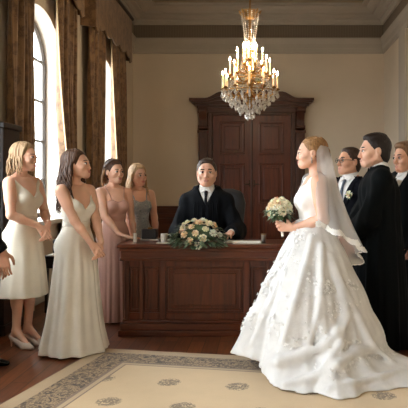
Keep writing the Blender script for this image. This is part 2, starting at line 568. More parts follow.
# far corner of the rug beside the feet of the guests
cn = Vector((-1.42, 5.42, 0)); R2 = Matrix.Rotation(rz, 3, 'Z')
ctr = cn + R2 @ Vector((hx, -hy, 0))
o = MB().box(-hx, hx, -hy, hy, 0, .012, .004).build('rug', rug_mat(hx, hy))
o.location = (ctr.x, ctr.y, .001); o.rotation_euler = (0, 0, rz)
tag(o, 'large cream rug with dark floral border and small sprigs on the wooden floor', 'rug')

# ------------------------------------------------------------------ bookcase and side table by the window wall
def bookcase():
    t = thing('bookcase', 'tall dark wooden bookcase against the wall behind the blonde guest', 'bookcase', (-2.59, 6.1, 0))
    m = MB()
    m.box(-.125, .13, -.2, .2, 0, 2.0, .008)
    m.box(-.13, .15, -.22, .22, 1.98, 2.04, .012)
    m.box(-.13, .15, -.22, .22, 0, .1, .01)
    m.build('carcass', M['darkwood'], t)
    m = MB(); m.box(-.07, .09, -.208, -.2, .25, 1.0, .005); m.box(-.07, .09, -.208, -.2, 1.1, 1.85, .005)
    m.build('side_panel', M['darkwood'], t)
bookcase()
def side_table():
    t = thing('side_table', 'small black side table under the window sill between the guests in white', 'table', (-2.24, 7.30, 0))
    m = MB(); m.box(-.24, .24, -.34, .34, .60, .64, .008); m.build('tabletop', M['black'], t)
    m = MB(); m.box(-.21, .21, -.31, .31, .50, .60, .004); m.build('apron', M['black'], t)
    for sx in (-1, 1):
        for sy in (-1, 1):
            m = MB(); m.tube([(sx*.19, sy*.29, .5), (sx*.2, sy*.3, 0)], [.025, .016], 8); m.build('leg', M['black'], t, 60)
side_table()
o = MB().box(-.20, .20, -.13, .10, 0, .012, .002).build('paper_stack', M['paper']); o.location = (-2.23, 7.10, .641)
tag(o, 'white papers lying on the black side table under the window', 'papers')
def case():
    t = thing('document_case', 'black rounded document case standing on the side table under the window', 'case', (-2.24, 7.40, .641))
    m = MB(); m.box(-.22, .22, -.14, .14, 0, .10, .02); m.build('case_body', M['blackl'], t, 40)
    m = MB(); m.box(-.222, .222, -.142, .142, .102, .165, .03); m.build('lid', M['blackl'], t, 40)
    m = MB(); m.tube([(-.06, -.15, .09), (-.05, -.175, .09), (.05, -.175, .09), (.06, -.15, .09)], .008, 6); m.build('handle', M['black'], t, 60)
case()

# ------------------------------------------------------------------ judge's platform, desk, chair
DX0, DX1, DY0, DY1 = -1.345, .25, 5.905, 6.44
o = MB().box(-1.12, .62, 6.56, 8.3, 0, .14, .01).build('platform', M['deskh'])
tag(o, 'low wooden platform behind the desk that lifts the official and his chair', 'platform')
def desk():
    cx = (DX0+DX1)/2; hw = (DX1-DX0)/2; dp = DY1-DY0
    t = thing('desk', 'wide carved mahogany desk with panelled front and stepped plinth', 'desk', (cx, DY0, 0))
    m = MB(); m.box(-hw-.035, hw+.035, -.035, dp+.02, .838, .877, .012); m.build('desktop', M['deskh'], t)
    m = MB()
    m.box(-hw-.015, hw+.015, -.018, .1, .808, .837, .008)
    m.box(-hw, hw, 0, .1, .745, .807)
    m.box(-hw-.012, hw+.012, -.014, .1, .715, .744, .008)
    for s in (-1, 1):
        a, b = sorted((s*hw, s*(hw-.1)))
        m.box(a, b, .1, dp, .715, .837, .004)
    m.build('cornice', M['deskh'], t)
    m = MB()
    m.box(-hw+.03, hw-.03, .045, .09, .12, .72)
    m.box(-hw+.03, -hw+.09, .09, dp-.02, .12, .72); m.box(hw-.09, hw-.03, .09, dp-.02, .12, .72)
    m.build('carcass', M['desk'], t)
    # stiles and rails
    xs = [-hw+.03, -hw+.16, -hw+.36, -hw+.42]
    m = MB()
    for a, b in ((-hw+.03, -hw+.075), (-hw+.175, -hw+.21), (-hw+.365, -hw+.425), (hw-.425, hw-.365), (hw-.21, hw-.175), (hw-.075, hw-.03)):
        m.box(a, b, .015, .045, .15, .715, .006)
    m.box(-hw+.425, hw-.425, .02, .045, .66, .715, .006)
    m.box(-hw+.425, hw-.425, .02, .045, .15, .22, .006)
    for s in (-1, 1):
        a, b = sorted((s*(hw-.21), s*(hw-.365)))
        m.box(a, b, .02, .045, .66, .715, .006); m.box(a, b, .02, .045, .15, .22, .006)
        a, b = sorted((s*(hw-.075), s*(hw-.175)))
        m.box(a, b, .02, .045, .66, .715, .006); m.box(a, b, .02, .045, .15, .22, .006)
    m.build('stiles', M['desk'], t)
    for (a, b) in ((-hw+.445, hw-.445), (-hw+.225, -hw+.35), (hw-.35, hw-.225), (-hw+.09, -hw+.16), (hw-.16, hw-.09)):
        m = MB()
        for (u0, u1, w0, w1) in ((a, b, .625, .645), (a, b, .235, .255), (a, a+.02, .255, .625), (b-.02, b, .255, .625)):
            m.box(u0, u1, .028, .046, w0, w1, .006)
        if b-a > .2: m.box(a+.05, b-.05, .036, .046, .285, .595, .008)
        m.build('panel', M['desk'], t)
    m = MB()
    for (a, b, c_) in ((-hw, hw, None), (-hw, -hw+.12, dp), (hw-.12, hw, dp)):
        y1 = .1 if c_ is None else c_
        y0 = c_ is not None
        m.box(a-.02, b+.02, .1 if y0 else -.03, y1, 0, .055, .008)
        m.box(a-.005, b+.005, .1 if y0 else -.012, y1, .055, .12, .006)
        m.box(a+.01, b-.01, .1 if y0 else .005, y1, .12, .15, .008)
    m.build('plinth', M['deskh'], t)
desk()
def chair():
    x = (221-262)/90.5
    t = thing('office_chair', 'black leather high-back chair behind the official at the desk', 'chair', (x-.015, 7.02, .14), math.radians(-8))
    m = MB()
    def back(u, v):
        w = .235*(1-.25*max(0, v-.8)/.2*1.0) if v > .8 else .235*(.86+.14*v/.8)
        a = 2*PI*u
        cx_, sy = math.cos(a), math.sin(a)
        ex = abs(cx_)**.45*(1 if cx_ > 0 else -1); ey = abs(sy)**.7*(1 if sy > 0 else -1)
        z = .44 + .82*v
        cap = math.sin(min(1, v/.06)*PI/2)*math.cos(max(0, (v-.93)/.07)*PI/2*.97)
        return Vector((ex*w*max(cap, .03)**.3, .20 + .12*v + ey*.055*max(cap, .03) - .03*math.sin(PI*v*1.3), z))
    m.grid(back, 40, 30, True); m.build('backrest', M['blackl'], t, 180)
    m = MB(); m.box(-.38, .22, -.27, .22, .36, .46, .045); m.build('seat', M['blackl'], t, 60)
    m = MB(); m.lathe([(.03, .08), (.03, .36)], 12)
    m.build('column', M['steel'], t, 60)
    m = MB()
    for k in range(5):
        a = 2*PI*k/5
        m.tube([(0, 0, .09), (.27*math.cos(a), .27*math.sin(a), .06)], [.025, .016], 6)
    m.build('base', M['black'], t, 60)
    for k in range(5):
        a = 2*PI*k/5
        m = MB(); m.ball((.27*math.cos(a), .27*math.sin(a), .03), .03, 2); m.build('caster', M['black'], t, 180)
chair()

# things on the desk
DT = .8775
def at_desk(px, y): return ((px-VX)/(F_PX/y), y, DT)
def mug():
    l = at_desk(164, 6.16)
    t = thing('mug', 'white mug with a big handle standing on the desk beside the flowers', 'mug', l)
    m = MB(); m.lathe([(.03, 0), (.034, .004), (.036, .08), (.032, .08), (.03, .012), (.002, .01)], 20); m.build('cup', M['white'], t, 40)
    m = MB(); m.tube([(.034, 0, .066), (.062, 0, .07), (.07, 0, .045), (.06, 0, .02), (.033, 0, .016)], .007, 8); m.build('handle', M['white'], t, 180)
mug()
def saucer():
    l = at_desk(163, 5.98)
    o = MB().box(-.06, .07, -.04, .04, 0, .008, .003).build('note_card', M['paper'])
    o.location = (l[0], l[1], DT); tag(o, 'small white card lying before the mug on the desk', 'card')
saucer()
def candle_jar():
    t = thing('pillar_candle', 'short white pillar candle on the end of the desk by the rose dress', 'candle', at_desk(135, 6.1))
    m = MB(); m.lathe([(.017, 0), (.018, .003), (.018, .085), (.014, .088), (.003, .084)], 16); m.build('wax', M['white'], t, 50)
    m = MB(); m.tube([(0, 0, .083), (.002, 0, .097)], .002, 6); m.build('wick', M['black'], t)
candle_jar()
def box_():
    l = at_desk(150, 6.34)
    t = thing('desk_box', 'black box with a grey base on the far end of the desk', 'box', l)
    m = MB(); m.box(-.085, .10, -.07, .07, 0, .016, .004); m.build('base', M['steel'], t)
    m = MB(); m.box(-.075, .075, -.06, .06, .016, .115, .008); m.build('box_body', M['black'], t)
    m = MB(); m.box(-.02, .03, -.03, .03, .115, .13, .005); m.build('knob', M['brass'], t)
box_()
l = at_desk(234, 6.13)
o = MB().box(-.105, .095, -.10, .08, 0, .010, .003).build('open_paper', M['paper']); o.location = l; o.rotation_euler = (0, 0, .12)
tag(o, 'white paper lying under the hand of the official at the desk', 'paper')
l = at_desk(248, 5.97)
o = MB().box(-.145, .13, -.045, .06, 0, .022, .004).build('booklet', M['paper']); o.location = l; o.rotation_euler = (0, 0, -.03)
tag(o, 'thin white booklet lying near the front edge of the desk', 'booklet')
def tumbler():
    t = thing('tumbler', 'small steel tumbler on the desk beside the white booklet', 'tumbler', at_desk(263.5, 6.02))
    m = MB(); m.lathe([(.020, 0), (.023, .004), (.025, .086), (.022, .086), (.020, .01), (.001, .008)], 18); m.build('cup', M['steel'], t, 40)
    m = MB(); m.lathe([(.0262, .082), (.0272, .085), (.0262, .089), (.0235, .0895)], 18); m.build('rim', M['brass'], t, 180)
tumbler()

# ------------------------------------------------------------------ chandelier
M['gilt'] = plain('gilt_bronze', srgb(150, 112, 62), .35, .85)
M['wax'] = plain('candle_wax', srgb(250, 226, 180), .5, var=.02, Subsurface_Weight=.3)
M['flame'] = emit('candle_flame', (1.0, .78, .54), 140.0)
def crystal_mat():
    t = NT('crystal')
    tr = t.node('ShaderNodeBsdfTransparent'); tr.inputs['Color'].default_value = (1, .97, .92, 1)
    gl = t.node('ShaderNodeBsdfGlossy'); gl.inputs['Roughness'].default_value = .12
    df = t.node('ShaderNodeBsdfDiffuse'); df.inputs['Color'].default_value = (.85, .80, .72, 1)
    tl = t.node('ShaderNodeBsdfTranslucent'); tl.inputs['Color'].default_value = (.85, .80, .72, 1)
    a = t.node('ShaderNodeMixShader'); a.inputs[0].default_value = .5; t.l.new(df.outputs[0], a.inputs[1]); t.l.new(tl.outputs[0], a.inputs[2])
    b = t.node('ShaderNodeMixShader'); b.inputs[0].default_value = .45; t.l.new(a.outputs[0], b.inputs[1]); t.l.new(gl.outputs[0], b.inputs[2])
    c = t.node('ShaderNodeMixShader'); c.inputs[0].default_value = .62; t.l.new(tr.outputs[0], c.inputs[1]); t.l.new(b.outputs[0], c.inputs[2])
    t.l.new(c.outputs[0], t.out.inputs['Surface'])
    return t.m
M['crystal'] = crystal_mat()
def chandelier():
    s = F_PX/8.5
    Z = lambda y: EYE + (VY-y)/s
    t = thing('chandelier', 'large crystal chandelier with tiers of lit candles hanging before the door', 'chandelier', ((250-VX)/s, 8.5, 0))
    m = MB(); m.lathe([(.01, CZ-.10), (.06, CZ-.09), (.09, CZ-.03), (.10, CZ)], 20); m.build('canopy', M['gilt'], t, 60)
    m = MB(); m.tube([(0, 0, CZ-.08), (0, 0, Z(16))], .013, 8); m.build('rod', M['gilt'], t, 60)
    m = MB(); m.lathe([(.03, Z(20)), (.06, Z(19)), (.075, Z(17)), (.10, Z(14)), (.135, Z(11.5)), (.12, Z(11)), (.03, Z(12)), (.02, Z(9))], 24, flute=(.08, 8))
    for k in range(8):
        a = 2*PI*k/8
        m.tube([(.07*math.cos(a), .07*math.sin(a), Z(18)), (.13*math.cos(a), .13*math.sin(a), Z(13)), (.155*math.cos(a), .155*math.sin(a), Z(10.5))], [.02, .022, .006], 6)
    m.build('crown', M['gilt'], t, 50)
    m = MB(); m.lathe([(.02, Z(108)), (.05, Z(104)), (.10, Z(98)), (.06, Z(94)), (.035, Z(88)), (.06, Z(82)), (.075, Z(76)), (.04, Z(70)), (.03, Z(62)), (.055, Z(56)), (.06, Z(52)), (.03, Z(46)), (.022, Z(34)), (.04, Z(30)), (.022, Z(26)), (.03, Z(20))], 20)
    m.build('shaft', M['gilt'], t, 60)
    tiers = [(12, .375, 89, 0.0), (8, .275, 75, .2), (8, .185, 66, .5), (6, .09, 60.5, .3)]
    arm_src = {}
    for n, r, yb, ph in tiers:
        zb = Z(yb)
        m = MB()
        m.tube([(.03, 0, zb-.05), (r*.35, 0, zb-.11), (r*.7, 0, zb-.10), (r*.95, 0, zb-.05), (r, 0, zb-.012)], [.010, .011, .010, .009, .008], 6)
        m.lathe([(.006, -.028), (.02, -.02), (.034, -.008), (.036, -.002), (.018, .0), (.017, .012)], 12, (r, 0, zb))
        am = m.mesh('arm', 50)
        m = MB(); m.lathe([(.0125, .012), (.0125, .185), (.009, .190)], 10, (r, 0, zb)); cm = m.mesh('candle', 50)
        m = MB(); m.lathe([(.003, .189), (.0095, .198), (.0115, .208), (.008, .222), (.001, .243)], 8, (r, 0, zb)); fm = m.mesh('flame', 180)
        for k in range(n):
            a = 2*PI*(k+ph)/n
            ao = link('arm', am, None if am.materials else M['gilt'], t); ao.rotation_euler = (0, 0, a)
            co = link('candle', cm, None if cm.materials else M['wax'], t); co.rotation_euler = (0, 0, a)
            link('flame', fm, None if fm.materials else M['flame'], co)
    # rings
    m = MB()
    for r, y in ((.375, 92), (.27, 80), (.12, 68)):
        m.tube([(r*math.cos(2*PI*i/48), r*math.sin(2*PI*i/48), Z(y)) for i in range(49)], .009, 6)
    m.build('rings', M['gilt'], t, 180)
    # hanging drops: 98 counted parts
    d = MB(); d.ball((0, 0, 0), .010, 1); d.lathe([(.002, -.012), (.012, -.03), (.019, -.055), (.014, -.075), (.001, -.088)], 6)
    dm = d.mesh('crystal_drop')
    k = 0
    spots = []
    for ring, (n, r, y) in enumerate(((24, .385, 92), (22, .33, 95.5), (18, .27, 100), (14, .20, 104.5), (10, .13, 108.5), (6, .065, 111.5), (4, .03, 113.5))):
        for i in range(n):
            spots.append((r, 2*PI*(i+.5*ring % 1)/n, Z(y)+.02*math.sin(i*2.1)))
    for r, a, z in spots[:98]:
        o = link('crystal_drop', dm, None if dm.materials else M['crystal'], t)
        o.location = (r*math.cos(a), r*math.sin(a), z); o.rotation_euler = (0, 0, a*3)
    # bead strands nobody would count
    m = MB()
    def strand(p0, p1, sag, n, r):
        for i in range(n+1):
            u = i/n
            p = Vector(p0).lerp(Vector(p1), u); p.z -= sag*math.sin(PI*u)
            m.ball(p, r*(.75+.5*random.random()), 1)
    for i in range(14):
        a = 2*PI*i/14; b = a + .12
        c, s_ = math.cos(a), math.sin(a)
        strand((.125*c, .125*s_, Z(13)), (.06*c, .06*s_, Z(44)), .0, 15, .010)
        strand((.07*c, .07*s_, Z(44)), (.13*c, .13*s_, Z(67)), .05, 10, .010)
        strand((.12*c, .12*s_, Z(67)), (.265*c, .265*s_, Z(80)), .07, 9, .010)
    for i in range(20):
        a = 2*PI*i/20
        c, s_ = math.cos(a), math.sin(a)
        strand((.26*c, .26*s_, Z(80)), (.37*c, .37*s_, Z(91)), .05, 7, .010)
        strand((.36*c, .36*s_, Z(92)), (.05*c, .05*s_, Z(112)), .05, 13, .011)
        b = 2*PI*(i+1)/20
        strand((.375*c, .375*s_, Z(92)), (.375*math.cos(b), .375*math.sin(b), Z(92)), .05, 6, .009)
    o = m.build('bead_strands', M['crystal'], t); o['kind'] = 'stuff'
    m = MB(); m.ball((0, 0, Z(117)), .025, 2); m.tube([(0, 0, Z(110)), (0, 0, Z(116))], .008, 6)
    m.build('finial', M['crystal'], t, 180)
    for i, (z, e) in enumerate(((Z(62), 26), (Z(84), 40))):
        pass
    return t
chandelier()
# ------------------------------------------------------------------ solid modelling on a grid: smooth unions meshed as one surface
class Field:
    def __init__(s, lo, hi, h, fine=()):
        """h: cell size; fine: (z0,z1,hz) bands with their own cell height"""
        def axis(a, b, st): return np.arange(a, b+st, st, dtype=np.float32)
        s.x = axis(lo[0], hi[0], h); s.y = axis(lo[1], hi[1], h)
        z = [lo[2]]
        while z[-1] < hi[2]:
            st = h
            for a, b, q in fine:
                if a <= z[-1] <= b: st = q
            z.append(z[-1]+st)
        s.z = np.array(z, dtype=np.float32)
        s.d = np.full((len(s.x), len(s.y), len(s.z)), 1.0, dtype=np.float32)
    def sub(s, lo, hi, pad):
        r = []
        for ax, a, b in zip((s.x, s.y, s.z), lo, hi):
            i = max(0, int(np.searchsorted(ax, a-pad))-1); j = min(len(ax), int(np.searchsorted(ax, b+pad))+1)
            if j <= i: return None
            r.append(slice(i, j))
        X = s.x[r[0]][:, None, None]; Y = s.y[r[1]][None, :, None]; Z = s.z[r[2]][None, None, :]
        return tuple(r), X, Y, Z
    def merge(s, r, d, k, op):
        a = s.d[r]
        if op == 'u':
            h = np.clip(.5+.5*(d-a)/k, 0, 1) if k > 0 else (d > a)
            s.d[r] = d*(1-h)+a*h - (k*h*(1-h) if k > 0 else 0)
        elif op == 's':      # carve
            h = np.clip(.5-.5*(d+a)/k, 0, 1)
            s.d[r] = a*(1-h) - d*h + k*h*(1-h)
        elif op == 'i':
            s.d[r] = np.maximum(a, d)
    def cone(s, a, b, ra, rb, k=.012, op='u'):
        a = np.array(a, float); b = np.array(b, float)
        R = max(ra, rb)
        q = s.sub(np.minimum(a, b)-R, np.maximum(a, b)+R, k+.05)
        if q is None: return
        r, X, Y, Z = q
        ab = b-a; L2 = float(ab@ab)+1e-12
        px, py, pz = X-a[0], Y-a[1], Z-a[2]
        t = np.clip((px*ab[0]+py*ab[1]+pz*ab[2])/L2, 0, 1)
        d = np.sqrt((px-t*ab[0])**2+(py-t*ab[1])**2+(pz-t*ab[2])**2) - (ra+(rb-ra)*t)
        s.merge(r, d.astype(np.float32), k, op)
    def ell(s, c, rad, R=None, k=.012, op='u'):
        c = np.array(c, float); rad = np.array(rad, float)
        m = rad.max()
        q = s.sub(c-m, c+m, k+.04)
        if q is None: return
        r, X, Y, Z = q
        p = [X-c[0], Y-c[1], Z-c[2]]
        if R is not None:
            Rm = np.array(R)
            p = [p[0]*Rm[0, i]+p[1]*Rm[1, i]+p[2]*Rm[2, i] for i in range(3)]
        k0 = np.sqrt((p[0]/rad[0])**2+(p[1]/rad[1])**2+(p[2]/rad[2])**2)
        k1 = np.sqrt((p[0]/rad[0]**2)**2+(p[1]/rad[1]**2)**2+(p[2]/rad[2]**2)**2)
        d = np.where(k1 > 1e-6, k0*(k0-1)/np.maximum(k1, 1e-6), -m)
        s.merge(r, np.broadcast_to(d, (len(s.x[r[0]]), len(s.y[r[1]]), len(s.z[r[2]]))).astype(np.float32), k, op)
    def stack(s, rows, k=.012, op='u', off=(0, 0), grow=0.0, fn=None):
        """rows: (z, cy, rx, ry) elliptical sections; fn(theta, Z) adds to the radius"""
        rows = sorted(rows)
        z = np.array([q[0] for q in rows])
        R = max(max(q[2], q[3]) + abs(q[1]) for q in rows)+grow+.06
        q = s.sub((off[0]-R, off[1]-R, z[0]-.02-grow), (off[0]+R, off[1]+R, z[-1]+.02+grow), k)
        if q is None: return
        r, X, Y, Z = q
        zz = np.clip(Z, z[0], z[-1])
        def ip(i):
            v = np.array([q_[i] for q_ in rows])
            zf = zz.ravel(); 
            # monotone cubic through the rows
            m = np.gradient(v, z)
            j = np.clip(np.searchsorted(z, zf)-1, 0, len(z)-2)
            h = z[j+1]-z[j]; t = (zf-z[j])/h
            o = (2*t**3-3*t**2+1)*v[j]+(t**3-2*t**2+t)*h*m[j]+(-2*t**3+3*t**2)*v[j+1]+(t**3-t**2)*h*m[j+1]
            return o.reshape(zz.shape)
        cy, rx, ry = ip(1), ip(2)+grow, ip(3)+grow
        U = X-off[0]; V = Y-off[1]-cy
        kk = np.sqrt((U/rx)**2+(V/ry)**2)
        rad = np.sqrt(U*U+V*V)
        d = np.where(kk > 1e-4, rad*(1-1/np.maximum(kk, 1e-4)), -np.minimum(rx, ry))
        if fn is not None: d = d - fn(np.arctan2(V, U), Z)
        d = np.maximum(d, np.maximum(z[0]-grow-Z, Z-z[-1]-grow))
        s.merge(r, d.astype(np.float32), k, op)
    def cut(s, fn):
        """keep where fn(X,Y,Z) < 0"""
        d = fn(s.x[:, None, None], s.y[None, :, None], s.z[None, None, :])
        s.d = np.maximum(s.d, d.astype(np.float32))
    def add(s, fn):
        s.d = (s.d + fn(s.x[:, None, None], s.y[None, :, None], s.z[None, None, :])).astype(np.float32)
    def union(s, fn, k=.02):
        d = fn(s.x[:, None, None], s.y[None, :, None], s.z[None, None, :])
        s.merge((slice(None),)*3, np.broadcast_to(d, s.d.shape).astype(np.float32), k, 'u')
    def mesh(s, name, smooth=1):
        D = s.d.copy()
        D[0], D[-1] = np.maximum(D[0], .001), np.maximum(D[-1], .001)
        D[:, 0], D[:, -1] = np.maximum(D[:, 0], .001), np.maximum(D[:, -1], .001)
        D[:, :, 0], D[:, :, -1] = np.maximum(D[:, :, 0], .001), np.maximum(D[:, :, -1], .001)
        V, Q = surface_net(D, s.x, s.y, s.z)
        for _ in range(smooth): V = relax(V, Q)
        return np_mesh(name, V, Q)

def surface_net(D, xs, ys, zs):
    I = D < 0
    n = np.zeros(tuple(k-1 for k in D.shape), np.uint8)
    for i in (0, 1):
        for j in (0, 1):
            for k in (0, 1):
                n += I[i:I.shape[0]-1+i, j:I.shape[1]-1+j, k:I.shape[2]-1+k]
    A = np.argwhere((n > 0) & (n < 8))
    idx = np.full(n.shape, -1, np.int32)
    idx[A[:, 0], A[:, 1], A[:, 2]] = np.arange(len(A))
    c = {}
    for i in (0, 1):
        for j in (0, 1):
            for k in (0, 1): c[i, j, k] = D[A[:, 0]+i, A[:, 1]+j, A[:, 2]+k].astype(np.float64)
    S = np.zeros((len(A), 3)); W = np.zeros(len(A))
    for p in c:
        for ax in range(3):
            if p[ax]: continue
            q = list(p); q[ax] = 1; q = tuple(q)
            a, b = c[p], c[q]
            m = (a < 0) != (b < 0)
            t = np.where(m, a/np.where(m, a-b, 1), 0)
            for u in range(3):
                S[:, u] += m*(t if u == ax else p[u])
            W += m
    U = S/W[:, None]
    V = np.stack([ax[A[:, i]] + (ax[A[:, i]+1]-ax[A[:, i]])*U[:, i] for i, ax in enumerate((xs, ys, zs))], 1)
    Q = []
    for ax in range(3):
        a = np.moveaxis(I, ax, 0); id_ = np.moveaxis(idx, ax, 0)
        ch = (a[:-1] != a[1:])[:, 1:-1, 1:-1]
        E = np.argwhere(ch); e0, e1, e2 = E[:, 0], E[:, 1]+1, E[:, 2]+1
        q = np.stack([id_[e0, e1-1, e2-1], id_[e0, e1, e2-1], id_[e0, e1, e2], id_[e0, e1-1, e2]], 1)
        pos = a[e0, e1, e2]
        if ax == 1: pos = ~pos
        q[~pos] = q[~pos][:, ::-1]
        Q.append(q)
    return V, np.concatenate(Q)

def relax(V, Q):
    n = len(V); S = np.zeros((n, 3)); W = np.zeros(n)
    for i in range(4):
        a, b = Q[:, i], Q[:, (i+1) % 4]
        for u in range(3):
            S[:, u] += np.bincount(a, V[b, u], n) + np.bincount(b, V[a, u], n)
        W += np.bincount(a, minlength=n) + np.bincount(b, minlength=n)
    return .5*V + .5*S/np.maximum(W, 1)[:, None]

def np_mesh(name, V, Q):
    me = bpy.data.meshes.new(name)
    me.vertices.add(len(V)); me.vertices.foreach_set('co', np.ascontiguousarray(V, np.float32).ravel())
    me.loops.add(Q.size); me.loops.foreach_set('vertex_index', np.ascontiguousarray(Q, np.int32).ravel())
    me.polygons.add(len(Q)); me.polygons.foreach_set('loop_start', np.arange(0, Q.size, 4, dtype=np.int32))
    me.polygons.foreach_set('use_smooth', np.ones(len(Q), bool))
    me.update(calc_edges=True); me.validate()
    return me

def centers(me):
    n = len(me.polygons); c = np.empty(n*3, np.float32); me.polygons.foreach_get('center', c)
    return c.reshape(n, 3)

# ------------------------------------------------------------------ figures
SKIN = {}
def skin(name, c, rough=.45):
    t = NT(name)
    v = t.coord()
    n = t.noise(v, 9, 4)
    t.color(t.ramp(n, [(.3, tuple(x*.93 for x in c)), (.7, tuple(min(1, x*1.05) for x in c))]))
    t.set(Roughness=rough, Subsurface_Weight=.12, Subsurface_Scale=.02)
    t.b.inputs['Subsurface Radius'].default_value = (1.0, .35, .2)
    return t.m
M['skin_fair'] = skin('skin_fair', srgb(222, 172, 144))
M['skin_warm'] = skin('skin_warm', srgb(206, 152, 122))
M['lip'] = plain('lips', srgb(190, 110, 98), .45)
M['lip_m'] = plain('lips_pale', srgb(186, 124, 106), .45)
M['eye_white'] = plain('eye_white', srgb(225, 220, 214), .15, var=.02)
M['iris'] = plain('iris', srgb(60, 44, 34), .1)

def hair_mat(name, dark, light, rough=.5):
    t = NT(name)
    v = t.coord((60, 60, 5))
    n = t.noise(v, 1.5, 5, .6, .5)
    t.color(t.ramp(n, [(.3, dark), (.7, light)]))
    t.set(Roughness=rough, Specular_IOR_Level=.3)
    t.bump(n, .5, .006)
    return t.m

def cloth(name, c, rough=.75, sheen=.2, var=.06, fine=260.0, bump=.15):
    t = NT(name)
    v = t.coord()
    n = t.noise(v, 5, 4)
    t.color(t.ramp(n, [(.3, tuple(x*(1-var) for x in c)), (.7, tuple(min(1, x*(1+var)) for x in c))]))
    t.set(Roughness=rough, Sheen_Weight=sheen, Specular_IOR_Level=.12 if max(c) < .05 else .4)
    t.bump(t.noise(v, fine, 2), bump, .002)
    return t.m

FEM_T = [(.80, .0, .155, .115), (.88, .012, .172, .122), (.96, .008, .155, .108), (1.055, -.002, .118, .088), (1.14, -.006, .126, .094),
         (1.22, -.008, .140, .102), (1.30, -.002, .146, .094), (1.36, .008, .128, .074), (1.405, .014, .085, .056)]
MAL_T = [(.82, .0, .160, .118), (.90, .008, .168, .122), (.98, .0, .160, .112), (1.06, -.004, .150, .106), (1.15, -.008, .160, .114),
         (1.25, -.010, .176, .122), (1.33, -.002, .180, .112), (1.39, .008, .160, .084), (1.43, .014, .10, .062)]

